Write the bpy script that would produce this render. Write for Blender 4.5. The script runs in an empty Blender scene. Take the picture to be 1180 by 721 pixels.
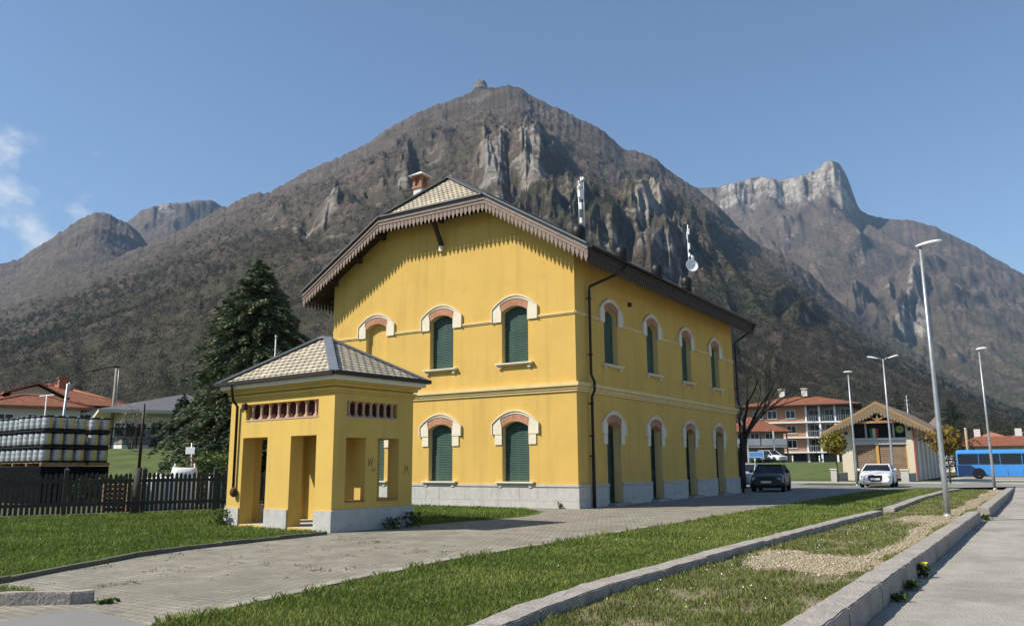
import bpy, bmesh, math, random
import numpy as np
from mathutils import Vector, Matrix
from mathutils.geometry import tessellate_polygon
random.seed(7); RNG = np.random.default_rng(7)
R = math.radians
S = bpy.context.scene
COL = S.collection

# ------------------------------------------------------------------ camera
EYE = 1.4
F, PITCH, ROLL, YAW = 931.1, 0.187, -0.0064, 0.5763
PW, PH = 1180.0, 721.0
_h = Vector((-math.sin(YAW), math.cos(YAW), 0)); _r = Vector((math.cos(YAW), math.sin(YAW), 0)); _u = Vector((0, 0, 1))
_fw = _h*math.cos(PITCH)+_u*math.sin(PITCH); _up = _u*math.cos(PITCH)-_h*math.sin(PITCH)
RT = _r*math.cos(ROLL)+_up*math.sin(ROLL); UP = _up*math.cos(ROLL)-_r*math.sin(ROLL); FW = _fw
cd = bpy.data.cameras.new('camera'); cam = bpy.data.objects.new('camera', cd); COL.objects.link(cam)
cam.matrix_world = Matrix(((RT.x, UP.x, -FW.x, 0), (RT.y, UP.y, -FW.y, 0), (RT.z, UP.z, -FW.z, EYE), (0, 0, 0, 1)))
cd.sensor_width = 36; cd.lens = F/PW*36; cd.clip_start = 0.1; cd.clip_end = 20000
S.camera = cam

def ray(px, py):
    return FW+RT*((px-PW/2)/F)-UP*((py-PH/2)/F)
def azel(px, py):
    d = ray(px, py); return math.atan2(d.x, d.y), d.z/math.hypot(d.x, d.y)
def at(px, dist, z=0.0):
    """a point on the horizontal bearing of px near the horizon, dist metres away"""
    d = ray(px, 535); k = dist/math.hypot(d.x, d.y); return Vector((d.x*k, d.y*k, z))
def hz(py, px, dist):
    """height seen at (px,py) dist metres away"""
    return EYE+azel(px, py)[1]*dist

# ------------------------------------------------------------------ light
SUN_EL = R(45); SX, SY = 0.669, 0.743           # the light travels towards (+x, +y)
w = bpy.data.worlds.new('World'); S.world = w; w.use_nodes = True
nt = w.node_tree; bg = nt.nodes['Background']
sky = nt.nodes.new('ShaderNodeTexSky'); sky.sky_type = 'NISHITA'; sky.sun_disc = False
sky.sun_elevation = SUN_EL; sky.sun_rotation = math.atan2(-SX, -SY); sky.air_density = 1.0; sky.dust_density = 0.15; sky.ozone_density = 3.0
# thin spring clouds low in the west, placed by direction
tc = nt.nodes.new('ShaderNodeTexCoord')
mp = nt.nodes.new('ShaderNodeMapping'); mp.inputs['Scale'].default_value = (15, 15, 22); mp.inputs['Location'].default_value = (1.7, 0.4, 0.2)
nz = nt.nodes.new('ShaderNodeTexNoise'); nz.inputs['Scale'].default_value = 1.0; nz.inputs['Detail'].default_value = 7; nz.inputs['Roughness'].default_value = 0.55
cdir = ray(10, 240).normalized()
vd = nt.nodes.new('ShaderNodeVectorMath'); vd.operation = 'DISTANCE'; vd.inputs[1].default_value = cdir
mr = nt.nodes.new('ShaderNodeMapRange'); mr.inputs['From Min'].default_value = 0.03; mr.inputs['From Max'].default_value = 0.14
mr.inputs['To Min'].default_value = 0.12; mr.inputs['To Max'].default_value = -0.25
ad = nt.nodes.new('ShaderNodeMath'); ad.operation = 'ADD'
cr = nt.nodes.new('ShaderNodeMapRange'); cr.interpolation_type = 'SMOOTHSTEP'; cr.inputs['From Min'].default_value = 0.48; cr.inputs['From Max'].default_value = 0.80
mx = nt.nodes.new('ShaderNodeMix'); mx.data_type = 'RGBA'; mx.inputs[7].default_value = (7.0, 7.0, 7.0, 1)
L_ = nt.links.new
L_(tc.outputs['Generated'], mp.inputs['Vector']); L_(mp.outputs['Vector'], nz.inputs['Vector'])
L_(tc.outputs['Generated'], vd.inputs[0]); L_(vd.outputs['Value'], mr.inputs['Value'])
L_(nz.outputs['Fac'], ad.inputs[0]); L_(mr.outputs['Result'], ad.inputs[1]); L_(ad.outputs[0], cr.inputs['Value'])
L_(cr.outputs['Result'], mx.inputs[0]); L_(sky.outputs['Color'], mx.inputs[6]); L_(mx.outputs[2], bg.inputs['Color'])
bg.inputs['Strength'].default_value = 0.088
sd = bpy.data.lights.new('sun', 'SUN'); sd.energy = 4.9; sd.angle = R(0.53); sd.color = (1.0, 0.94, 0.84)
sun = bpy.data.objects.new('sun', sd); COL.objects.link(sun)
sun.rotation_euler = Vector((SX*math.cos(SUN_EL), SY*math.cos(SUN_EL), -math.sin(SUN_EL))).to_track_quat('-Z', 'Y').to_euler()
sun.location = (-60, -60, 90)
vs = S.view_settings; vs.view_transform = 'Standard'; vs.look = 'None'; vs.gamma = 1; vs.use_curve_mapping = False; vs.exposure = 0.65
S.render.engine = 'CYCLES'
S.cycles.use_denoising = True
S.cycles.max_bounces = 6; S.cycles.diffuse_bounces = 3; S.cycles.glossy_bounces = 3; S.cycles.transmission_bounces = 4; S.cycles.volume_bounces = 0
S.cycles.use_adaptive_sampling = True; S.cycles.adaptive_threshold = 0.015
S.cycles.volume_step_rate = 1.0

# ------------------------------------------------------------------ helpers
def nn(nt, t, **kw):
    n = nt.nodes.new(t)
    for k, v in kw.items(): setattr(n, k, v)
    return n
def M(name, col, rough=0.8, var=0.2, scale=3.0, col2=None, bump=0.0, bscale=40.0, metallic=0.0, spec=0.3, fine=0.0, coord='Object', stain=None, stretch=None, streak=None):
    """procedural material: two-scale colour variation and bump"""
    m = bpy.data.materials.new(name); m.use_nodes = True
    t = m.node_tree; b = t.nodes['Principled BSDF']
    b.inputs['Roughness'].default_value = rough; b.inputs['Metallic'].default_value = metallic
    b.inputs['Specular IOR Level'].default_value = spec
    c2 = col2 if col2 else tuple(c*(1-var) for c in col)
    tcn = nn(t, 'ShaderNodeTexCoord'); src = tcn.outputs[coord]
    if stretch:
        mpn = nn(t, 'ShaderNodeMapping'); mpn.inputs['Scale'].default_value = stretch
        t.links.new(src, mpn.inputs['Vector']); src = mpn.outputs['Vector']
    n1 = nn(t, 'ShaderNodeTexNoise'); n1.inputs['Scale'].default_value = scale; n1.inputs['Detail'].default_value = 8; n1.inputs['Roughness'].default_value = 0.62
    t.links.new(src, n1.inputs['Vector'])
    r = nn(t, 'ShaderNodeMapRange'); r.inputs['From Min'].default_value = 0.3; r.inputs['From Max'].default_value = 0.7
    t.links.new(n1.outputs['Fac'], r.inputs['Value'])
    mi = nn(t, 'ShaderNodeMix', data_type='RGBA'); mi.inputs[6].default_value = (*c2, 1); mi.inputs[7].default_value = (*col, 1)
    t.links.new(r.outputs['Result'], mi.inputs[0]); out = mi.outputs[2]
    if stain:
        n3 = nn(t, 'ShaderNodeTexNoise'); n3.inputs['Scale'].default_value = stain[1]; n3.inputs['Detail'].default_value = 6; n3.inputs['Roughness'].default_value = 0.7
        t.links.new(tcn.outputs[coord], n3.inputs['Vector'])
        r3 = nn(t, 'ShaderNodeMapRange'); r3.inputs['From Min'].default_value = stain[2]; r3.inputs['From Max'].default_value = stain[2]+0.16; r3.inputs['To Max'].default_value = stain[3]
        t.links.new(n3.outputs['Fac'], r3.inputs['Value'])
        m3 = nn(t, 'ShaderNodeMix', data_type='RGBA'); m3.inputs[7].default_value = (*stain[0], 1)
        t.links.new(r3.outputs['Result'], m3.inputs[0]); t.links.new(out, m3.inputs[6]); out = m3.outputs[2]
    if streak:
        ms_ = nn(t, 'ShaderNodeMapping'); ms_.inputs['Scale'].default_value = (streak[1], streak[1], streak[1]*0.07)
        t.links.new(tcn.outputs[coord], ms_.inputs['Vector'])
        n5 = nn(t, 'ShaderNodeTexNoise'); n5.inputs['Scale'].default_value = 1; n5.inputs['Detail'].default_value = 5; n5.inputs['Roughness'].default_value = 0.6
        t.links.new(ms_.outputs['Vector'], n5.inputs['Vector'])
        r5 = nn(t, 'ShaderNodeMapRange'); r5.inputs['From Min'].default_value = streak[2]; r5.inputs['From Max'].default_value = streak[2]+0.22; r5.inputs['To Max'].default_value = streak[3]
        t.links.new(n5.outputs['Fac'], r5.inputs['Value'])
        m5 = nn(t, 'ShaderNodeMix', data_type='RGBA'); m5.inputs[7].default_value = (*streak[0], 1)
        t.links.new(r5.outputs['Result'], m5.inputs[0]); t.links.new(out, m5.inputs[6]); out = m5.outputs[2]
    if fine:
        n2 = nn(t, 'ShaderNodeTexNoise'); n2.inputs['Scale'].default_value = bscale*2.2; n2.inputs['Detail'].default_value = 3
        t.links.new(tcn.outputs[coord], n2.inputs['Vector'])
        r2 = nn(t, 'ShaderNodeMapRange'); r2.inputs['From Min'].default_value = 0.3; r2.inputs['From Max'].default_value = 0.7
        r2.inputs['To Min'].default_value = 1-fine; r2.inputs['To Max'].default_value = 1+fine
        t.links.new(n2.outputs['Fac'], r2.inputs['Value'])
        v = nn(t, 'ShaderNodeVectorMath', operation='MULTIPLY')
        t.links.new(out, v.inputs[0]); t.links.new(r2.outputs['Result'], v.inputs[1]); out = v.outputs[0]
    t.links.new(out, b.inputs['Base Color'])
    if bump:
        n4 = nn(t, 'ShaderNodeTexNoise'); n4.inputs['Scale'].default_value = bscale; n4.inputs['Detail'].default_value = 5
        t.links.new(src, n4.inputs['Vector'])
        bp = nn(t, 'ShaderNodeBump'); bp.inputs['Strength'].default_value = bump; bp.inputs['Distance'].default_value = 0.02
        t.links.new(n4.outputs['Fac'], bp.inputs['Height']); t.links.new(bp.outputs['Normal'], b.inputs['Normal'])
    return m
def M_brick(name, c1, c2, mortar, bw, rh, ms=0.012, rough=0.85, bump=0.6, coord='UV', offset=0.5, noise=0.25, wear=None):
    m = bpy.data.materials.new(name); m.use_nodes = True
    t = m.node_tree; b = t.nodes['Principled BSDF']; b.inputs['Roughness'].default_value = rough; b.inputs['Specular IOR Level'].default_value = 0.25
    tcn = nn(t, 'ShaderNodeTexCoord')
    br = nn(t, 'ShaderNodeTexBrick'); br.offset = offset
    br.inputs['Color1'].default_value = (*c1, 1); br.inputs['Color2'].default_value = (*c2, 1); br.inputs['Mortar'].default_value = (*mortar, 1)
    br.inputs['Scale'].default_value = 1; br.inputs['Mortar Size'].default_value = ms; br.inputs['Brick Width'].default_value = bw; br.inputs['Row Height'].default_value = rh; br.inputs['Mortar Smooth'].default_value = 0.15
    t.links.new(tcn.outputs[coord], br.inputs['Vector'])
    n2 = nn(t, 'ShaderNodeTexNoise'); n2.inputs['Scale'].default_value = 1.6; n2.inputs['Detail'].default_value = 9; n2.inputs['Roughness'].default_value = 0.7
    t.links.new(tcn.outputs[coord], n2.inputs['Vector'])
    r2 = nn(t, 'ShaderNodeMapRange'); r2.inputs['From Min'].default_value = 0.3; r2.inputs['From Max'].default_value = 0.7
    r2.inputs['To Min'].default_value = 1-noise; r2.inputs['To Max'].default_value = 1+noise
    t.links.new(n2.outputs['Fac'], r2.inputs['Value'])
    v = nn(t, 'ShaderNodeVectorMath', operation='MULTIPLY')
    t.links.new(br.outputs['Color'], v.inputs[0]); t.links.new(r2.outputs['Result'], v.inputs[1]); out = v.outputs[0]
    if wear:
        n3 = nn(t, 'ShaderNodeTexNoise'); n3.inputs['Scale'].default_value = wear[1]; n3.inputs['Detail'].default_value = 7; n3.inputs['Roughness'].default_value = 0.65
        t.links.new(tcn.outputs[coord], n3.inputs['Vector'])
        r3 = nn(t, 'ShaderNodeMapRange'); r3.inputs['From Min'].default_value = wear[2]; r3.inputs['From Max'].default_value = wear[2]+0.2; r3.inputs['To Max'].default_value = wear[3]
        t.links.new(n3.outputs['Fac'], r3.inputs['Value'])
        m3 = nn(t, 'ShaderNodeMix', data_type='RGBA'); m3.inputs[7].default_value = (*wear[0], 1)
        t.links.new(r3.outputs['Result'], m3.inputs[0]); t.links.new(out, m3.inputs[6]); out = m3.outputs[2]
    t.links.new(out, b.inputs['Base Color'])
    bp = nn(t, 'ShaderNodeBump'); bp.invert = True; bp.inputs['Strength'].default_value = bump; bp.inputs['Distance'].default_value = 0.03
    t.links.new(br.outputs['Fac'], bp.inputs['Height']); t.links.new(bp.outputs['Normal'], b.inputs['Normal'])
    return m
def M_attr(name, rough=0.75, spec=0.2, trans=0.0, var=0.25, scale=0.8):
    """leaf material: colour from the 'tint' attribute"""
    m = bpy.data.materials.new(name); m.use_nodes = True
    t = m.node_tree; b = t.nodes['Principled BSDF']; b.inputs['Roughness'].default_value = rough; b.inputs['Specular IOR Level'].default_value = spec
    a = nn(t, 'ShaderNodeAttribute'); a.attribute_name = 'tint'
    t.links.new(a.outputs['Color'], b.inputs['Base Color'])
    if trans:
        tr = nn(t, 'ShaderNodeBsdfTranslucent'); ms = nn(t, 'ShaderNodeMixShader'); ms.inputs[0].default_value = trans
        t.links.new(a.outputs['Color'], tr.inputs['Color']); t.links.new(b.outputs[0], ms.inputs[1]); t.links.new(tr.outputs[0], ms.inputs[2])
        t.links.new(ms.outputs[0], t.nodes['Material Output'].inputs['Surface'])
    return m

def tag(o, label=None, cat=None, group=None, kind=None):
    if label: o['label'] = label
    if cat: o['category'] = cat
    if group: o['group'] = group
    if kind: o['kind'] = kind
    return o
def thing(name, label, cat, loc=(0, 0, 0), rz=0.0, group=None):
    o = bpy.data.objects.new(name, None); COL.objects.link(o); o.empty_display_size = 0.3
    o.location = loc; o.rotation_euler = (0, 0, rz)
    return tag(o, label, cat, group)
def copy_tree(o, parent=None):
    c = o.copy(); COL.objects.link(c); c.parent = parent
    for ch in list(o.children): copy_tree(ch, c)
    return c

Z = Vector((0, 0, 1))
class MB:
    def __init__(s): s.v = []; s.f = []; s.m = []; s.uv = []; s.sm = []
    def add(s, vs_, fs, mi=0, uvs=None, smooth=False):
        o = len(s.v); s.v += [tuple(p) for p in vs_]
        for k, f in enumerate(fs):
            s.f.append(tuple(i+o for i in f)); s.m.append(mi); s.sm.append(smooth)
            s.uv.append([uvs[i] for i in f] if uvs else None)
        return s
    def box(s, c, d, rz=0.0, mi=0, tilt=None):
        x, y, z = (k/2 for k in d); c = Vector(c)
        rm = Matrix.Rotation(rz, 3, 'Z')
        if tilt: rm = rm @ Matrix.Rotation(tilt[1], 3, tilt[0])
        vs_ = [c+rm @ Vector((a*x, b*y, e*z)) for e in (-1, 1) for b in (-1, 1) for a in (-1, 1)]
        return s.add(vs_, [(0, 2, 3, 1), (4, 5, 7, 6), (0, 1, 5, 4), (1, 3, 7, 5), (3, 2, 6, 7), (2, 0, 4, 6)], mi)
    def beam(s, a, b, wd, hg, mi=0, up=Z):
        a = Vector(a); b = Vector(b); d = (b-a).normalized(); sd_ = d.cross(up)
        if sd_.length < 1e-4: sd_ = d.cross(Vector((1, 0, 0)))
        sd_.normalize(); u = sd_.cross(d)
        vs_ = [p+sd_*(i*wd/2)+u*(j*hg/2) for p in (a, b) for j in (-1, 1) for i in (-1, 1)]
        return s.add(vs_, [(0, 2, 3, 1), (4, 5, 7, 6), (0, 1, 5, 4), (1, 3, 7, 5), (3, 2, 6, 7), (2, 0, 4, 6)], mi)
    def prism(s, outer, holes, org, ud, vd_, n, thick, mi=0, side=None):
        """a flat polygon (with holes) in the plane (org; ud, vd), from n*0 back to -n*thick"""
        org = Vector(org); ud = Vector(ud); vd_ = Vector(vd_); n = Vector(n)
        loops = [outer]+list(holes); P = [p for l in loops for p in l]
        tr = tessellate_polygon([[Vector((p[0], p[1], 0)) for p in l] for l in loops])
        fr = [org+ud*p[0]+vd_*p[1] for p in P]; bk = [p-n*thick for p in fr]; k = len(P)
        uv = [(p[0], p[1]) for p in P]*2
        s.add(fr+bk, [tuple(t) for t in tr]+[tuple(i+k for i in reversed(t)) for t in tr], mi, uv)
        o = 0
        for li, l in enumerate(loops):
            m = len(l)
            for i in range(m):
                j = (i+1) % m
                s.add([fr[o+i], fr[o+j], bk[o+j], bk[o+i]], [(0, 1, 2, 3)], side if side is not None and li else mi)
            o += m
        return s
    def tube(s, pts, r, n=8, mi=0, cap=True, smooth=True):
        pts = [Vector(p) for p in pts]; rs = r if isinstance(r, (list, tuple)) else [r]*len(pts)
        rings = []; prev = None
        for i, p in enumerate(pts):
            d = (pts[min(i+1, len(pts)-1)]-pts[max(i-1, 0)])
            d = d.normalized() if d.length > 1e-9 else Z
            a = prev if prev is not None else (Vector((1, 0, 0)) if abs(d.x) < 0.9 else Vector((0, 1, 0)))
            a = (a-d*a.dot(d)); a = a.normalized() if a.length > 1e-6 else d.orthogonal().normalized(); prev = a
            b = d.cross(a)
            rings.append([p+(a*math.cos(t)+b*math.sin(t))*rs[i] for t in (2*math.pi*k/n for k in range(n))])
        vs_ = [q for g in rings for q in g]; fs = []
        for i in range(len(pts)-1):
            for k in range(n):
                fs.append((i*n+k, i*n+(k+1) % n, (i+1)*n+(k+1) % n, (i+1)*n+k))
        s.add(vs_, fs, mi, smooth=smooth)
        if cap: s.add(rings[0], [tuple(reversed(range(n)))], mi); s.add(rings[-1], [tuple(range(n))], mi)
        return s
    def lathe(s, prof, c=(0, 0, 0), n=16, mi=0, axis='Z', smooth=True):
        c = Vector(c); vs_ = []
        for r_, z_ in prof:
            for k in range(n):
                t = 2*math.pi*k/n; a, b = r_*math.cos(t), r_*math.sin(t)
                vs_.append(c+(Vector((a, b, z_)) if axis == 'Z' else Vector((a, z_, b)) if axis == 'Y' else Vector((z_, a, b))))
        fs = [(i*n+k, i*n+(k+1) % n, (i+1)*n+(k+1) % n, (i+1)*n+k) for i in range(len(prof)-1) for k in range(n)]
        return s.add(vs_, fs, mi, smooth=smooth)
    def ell(s, c, rad, n=10, m=6, mi=0, jit=0.0):
        c = Vector(c); vs_ = []
        for i in range(m+1):
            ph = math.pi*i/m
            for k in range(n):
                t = 2*math.pi*k/n; j = 1+random.uniform(-jit, jit)
                vs_.append(c+Vector((rad[0]*math.sin(ph)*math.cos(t)*j, rad[1]*math.sin(ph)*math.sin(t)*j, -rad[2]*math.cos(ph)*j)))
        fs = [(i*n+k, i*n+(k+1) % n, (i+1)*n+(k+1) % n, (i+1)*n+k) for i in range(m) for k in range(n)]
        return s.add(vs_, fs, mi, smooth=True)
    def poly(s, pts, mi=0, uax=None, thick=0.0):
        """a planar polygon with uv along uax, optionally thickened downwards"""
        pts = [Vector(p) for p in pts]; n = (pts[1]-pts[0]).cross(pts[2]-pts[0]).normalized()
        u = Vector(uax).normalized() if uax else (pts[1]-pts[0]).normalized(); v_ = n.cross(u)
        uv = [(p.dot(u), p.dot(v_)) for p in pts]
        s.add(pts, [tuple(range(len(pts)))], mi, uv)
        if thick:
            lo = [p-Z*thick for p in pts]; k = len(pts)
            s.add(lo, [tuple(reversed(range(k)))], mi+1)
            for i in range(k): s.add([pts[i], lo[i], lo[(i+1) % k], pts[(i+1) % k]], [(0, 1, 2, 3)], mi+2)
        return s
    def build(s, name, mats, parent=None, loc=(0, 0, 0), bevel=0.0, fixn=True):
        me = bpy.data.meshes.new(name); me.from_pydata(s.v, [], s.f)
        mats = mats if isinstance(mats, (list, tuple)) else [mats]
        for m in mats: me.materials.append(m)
        me.polygons.foreach_set('material_index', [min(i, len(mats)-1) for i in s.m])
        me.polygons.foreach_set('use_smooth', s.sm)
        if any(u is not None for u in s.uv):
            uvl = me.uv_layers.new(name='UVMap'); flat = []
            for f, u in zip(s.f, s.uv):
                for k in range(len(f)): flat += list(u[k]) if u else [0.0, 0.0]
            uvl.data.foreach_set('uv', flat)
        me.update()
        if fixn:
            bm = bmesh.new(); bm.from_mesh(me)
            bmesh.ops.remove_doubles(bm, verts=bm.verts, dist=1e-5)
            bmesh.ops.recalc_face_normals(bm, faces=bm.faces)
            bm.to_mesh(me); bm.free()
        o = bpy.data.objects.new(name, me); COL.objects.link(o); o.parent = parent; o.location = loc
        if bevel:
            b = o.modifiers.new('bevel', 'BEVEL'); b.width = bevel; b.segments = 2; b.limit_method = 'ANGLE'; b.angle_limit = R(40)
        return o
def raw_mesh(name, V, Fc, mat, parent=None, tint=None, smooth=False, attrs=None):
    """fast mesh from numpy arrays (all faces with the same corner count)"""
    me = bpy.data.meshes.new(name); V = np.asarray(V, np.float32); Fc = np.asarray(Fc, np.int32); k = Fc.shape[1]
    me.vertices.add(len(V)); me.vertices.foreach_set('co', V.ravel())
    me.loops.add(Fc.size); me.loops.foreach_set('vertex_index', Fc.ravel())
    me.polygons.add(len(Fc)); me.polygons.foreach_set('loop_start', np.arange(0, Fc.size, k, dtype=np.int32))
    me.polygons.foreach_set('loop_total', np.full(len(Fc), k, np.int32))
    if smooth: me.polygons.foreach_set('use_smooth', np.ones(len(Fc), bool))
    me.update(calc_edges=True)
    if tint is not None:
        a = me.attributes.new('tint', 'FLOAT_COLOR', 'POINT'); c = np.ones((len(V), 4), np.float32); c[:, :3] = tint; a.data.foreach_set('color', c.ravel())
    for n_, arr in (attrs or {}).items():
        a = me.attributes.new(n_, 'FLOAT', 'POINT'); a.data.foreach_set('value', np.asarray(arr, np.float32))
    me.materials.append(mat)
    o = bpy.data.objects.new(name, me); COL.objects.link(o); o.parent = parent
    return o
def leaves(name, P, size, mat, parent=None, cols=((0.05, 0.07, 0.02), (0.08, 0.1, 0.03)), aspect=1.6, dirs=None, spread=1.0):
    """a cloud of small leaf-sized quads at the points P"""
    P = np.asarray(P, float); n = len(P)
    a = RNG.normal(size=(n, 3)); 
    if dirs is not None: a = np.asarray(dirs)+a*spread*0.35
    a /= np.linalg.norm(a, axis=1)[:, None]
    b = np.cross(a, RNG.normal(size=(n, 3))); b /= np.linalg.norm(b, axis=1)[:, None]+1e-9
    sz = (np.asarray(size)*RNG.uniform(0.6, 1.35, n))[:, None]
    a = a*sz*aspect/2; b = b*sz/2
    V = np.stack([P-a, P-b*0.9, P+a, P+b*0.9], 1).reshape(-1, 3)
    Fc = np.arange(4*n).reshape(n, 4)
    t = RNG.uniform(0, 1, n)[:, None]; c = np.asarray(cols[0])*(1-t)+np.asarray(cols[1])*t
    c = c*RNG.uniform(0.75, 1.25, n)[:, None]
    return raw_mesh(name, V, Fc, mat, parent, np.repeat(c, 4, 0))

# value-noise tools
_perm = np.random.default_rng(3).permutation(4096)
def _hsh(ix, iy): return _perm[(_perm[ix & 4095]+iy) & 4095]
_ang = np.random.default_rng(5).uniform(0, 2*np.pi, 4096); _gx, _gy = np.cos(_ang), np.sin(_ang)
def perlin(x, y):
    ix = np.floor(x).astype(np.int64); iy = np.floor(y).astype(np.int64); fx = x-ix; fy = y-iy
    u = fx*fx*fx*(fx*(fx*6-15)+10); v = fy*fy*fy*(fy*(fy*6-15)+10)
    def g(a, b):
        h = _hsh(ix+a, iy+b); return _gx[h]*(fx-a)+_gy[h]*(fy-b)
    n00, n10, n01, n11 = g(0, 0), g(1, 0), g(0, 1), g(1, 1)
    return ((n00*(1-u)+n10*u)*(1-v)+(n01*(1-u)+n11*u)*v)*1.5
def fbm(x, y, o=5, gain=0.5):
    s = 0; a = 1.0; t = 0
    for k in range(o):
        s = s+a*perlin(x*2**k+17.3*k, y*2**k-9.1*k); t += a; a *= gain
    return s/t
def ridged(x, y, o=4, gain=0.5):
    s = 0; a = 1.0; t = 0
    for k in range(o):
        s = s+a*(1-2*np.abs(perlin(x*2**k+31.7*k, y*2**k+3.3*k))); t += a; a *= gain
    return s/t
def sstep(a, b, x):
    t = np.clip((x-a)/(b-a), 0, 1); return t*t*(3-2*t)

# ------------------------------------------------------------------ materials
YEL = M('yellow_plaster', (0.62, 0.405, 0.108), 0.9, streak=((0.38, 0.26, 0.09), 2.4, 0.51, 0.42), var=0.13, scale=0.7, bump=0.3, bscale=22, fine=0.06, spec=0.15, stain=((0.47, 0.30, 0.085), 0.9, 0.54, 0.45))
YEL2 = M('pale_yellow_plaster', (0.60, 0.405, 0.105), 0.9, streak=((0.36, 0.27, 0.12), 3.2, 0.5, 0.40), var=0.1, scale=1.2, bump=0.25, bscale=22, fine=0.06, spec=0.15, stain=((0.42, 0.31, 0.13), 1.3, 0.6, 0.35))
CREAM = M('cream_moulding', (0.70, 0.53, 0.24), 0.85, streak=((0.36, 0.28, 0.14), 3.0, 0.52, 0.35), var=0.12, scale=2, bump=0.15, fine=0.04)
STONE = M('white_stone_trim', (0.70, 0.63, 0.48), 0.85, var=0.12, scale=3, bump=0.2, bscale=30, fine=0.06)
GRAN = M('grey_granite', (0.48, 0.465, 0.43), 0.85, streak=((0.24, 0.22, 0.19), 3.0, 0.52, 0.4), var=0.2, scale=5, bump=0.5, bscale=55, fine=0.18, stain=((0.25, 0.23, 0.2), 1.2, 0.6, 0.5))
GREN = M('green_shutter', (0.062, 0.122, 0.098), 0.6, var=0.35, scale=2.5, spec=0.3, streak=((0.115, 0.16, 0.135), 5.0, 0.5, 0.5))
DGRN = M('dark_green_door', (0.018, 0.045, 0.036), 0.5, var=0.3, scale=4, spec=0.4)
BRCK = M_brick('red_brick_arch', (0.42, 0.185, 0.11), (0.35, 0.15, 0.085), (0.42, 0.30, 0.21), 0.09, 0.5, 0.008, offset=0.0)
WOODD = M('dark_brown_wood', (0.055, 0.036, 0.025), 0.8, var=0.4, scale=6, bump=0.3)
WOODG = M('weathered_grey_wood', (0.30, 0.225, 0.185), 0.85, var=0.35, scale=7, bump=0.3)
FLASH = M('grey_sheet_metal', (0.15, 0.145, 0.14), 0.5, var=0.2, scale=3, metallic=0.3)
TILE = M_brick('cream_cement_tiles', (0.50, 0.435, 0.315), (0.38, 0.33, 0.245), (0.07, 0.062, 0.05), 0.22, 0.17, 0.024, noise=0.3, bump=0.8)
BROWNM = M('brown_painted_metal', (0.035, 0.024, 0.02), 0.5, var=0.3, scale=5, metallic=0.2)
BLACK = M('black_plastic', (0.012, 0.012, 0.013), 0.5, var=0.3)
WHITE = M('white_paint', (0.78, 0.78, 0.76), 0.55, var=0.1, scale=4)
LGREY = M('pale_grey_metal', (0.45, 0.46, 0.47), 0.45, var=0.2, scale=5, metallic=0.4)
GALV = M('galvanised_steel', (0.42, 0.44, 0.45), 0.45, var=0.3, scale=6, metallic=0.55)
TERRA = M_brick('terracotta_tiles', (0.33, 0.115, 0.058), (0.25, 0.085, 0.045), (0.12, 0.05, 0.03), 0.35, 0.3, 0.05, noise=0.4)
TERRA2 = M('terracotta', (0.40, 0.15, 0.08), 0.8, var=0.3, bump=0.3)
GLASSD = M('dark_window_glass', (0.015, 0.018, 0.022), 0.15, var=0.3, spec=0.35)
BARK = M('grey_brown_bark', (0.10, 0.082, 0.066), 0.95, var=0.45, scale=8, bump=0.8, bscale=25)
LEAF = M_attr('leaf', trans=0.25)
NEEDLE = M_attr('needle', rough=0.7, trans=0.08)
CONC = M('pale_concrete', (0.48, 0.46, 0.42), 0.9, var=0.2, scale=2, bump=0.3, bscale=40, fine=0.1)
PLAST_W = M('white_plaster', (0.62, 0.6, 0.56), 0.9, var=0.12, scale=1, fine=0.05)
PLAST_O = M('cream_plaster', (0.60, 0.53, 0.40), 0.9, var=0.12, scale=1, fine=0.05)
BRICKF = M('orange_brick', (0.37, 0.205, 0.125), 0.9, var=0.25, scale=2, fine=0.2)
SLATE = M('grey_roof_sheet', (0.13, 0.13, 0.135), 0.7, var=0.25, scale=2)
WOODF = M('dark_fence_wood', (0.040, 0.033, 0.027), 0.9, var=0.5, scale=7, bump=0.4, col2=(0.075, 0.065, 0.055))
PALW = M('pallet_wood', (0.36, 0.22, 0.10), 0.9, var=0.4, scale=6, bump=0.3)
TYRE = M('tyre_rubber', (0.016, 0.016, 0.017), 0.85, var=0.3)
YPAINT = M('yellow_band', (0.62, 0.47, 0.06), 0.5, var=0.2)

# ================================================================== THE SETTING
X0, Y0, BL, BW = -13.06, 24.06, 16.9, 11.57        # station: south-east corner, length, gable width

def sheet(name, poly, z, mat, uvs=True):
    b = MB(); tr = tessellate_polygon([[Vector((p[0], p[1], 0)) for p in poly]])
    b.add([(p[0], p[1], z) for p in poly], [tuple(t) for t in tr], 0, [(p[0], p[1]) for p in poly])
    o = b.build(name, mat, fixn=False)
    for p in o.data.polygons:
        if p.normal.z < 0: p.flip()
    return tag(o, kind='structure')

SOIL = M('meadow_soil', (0.075, 0.085, 0.026), 0.95, scale=1.5, col2=(0.05, 0.07, 0.018), bump=0.6, bscale=30, fine=0.3)
VALLEY = M('valley_grass', (0.07, 0.09, 0.03), 0.95, scale=0.05, col2=(0.10, 0.10, 0.05), fine=0.2)
ASPH = M('old_grey_asphalt', (0.235, 0.222, 0.205), 0.92, scale=0.7, col2=(0.185, 0.178, 0.165), bump=0.5, bscale=70, fine=0.2, stain=((0.11, 0.105, 0.1), 0.45, 0.58, 0.6))
ASPH2 = M('platform_asphalt', (0.37, 0.34, 0.292), 0.92, scale=0.9, col2=(0.285, 0.262, 0.225), bump=0.9, bscale=45, fine=0.22, stain=((0.175, 0.16, 0.135), 0.55, 0.47, 0.6), stretch=(1.6, 0.5, 1), streak=((0.22, 0.2, 0.17), 1.5, 0.5, 0.5))
ROADP = M('pale_road', (0.40, 0.37, 0.33), 0.92, scale=0.6, var=0.15, fine=0.1)
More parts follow.
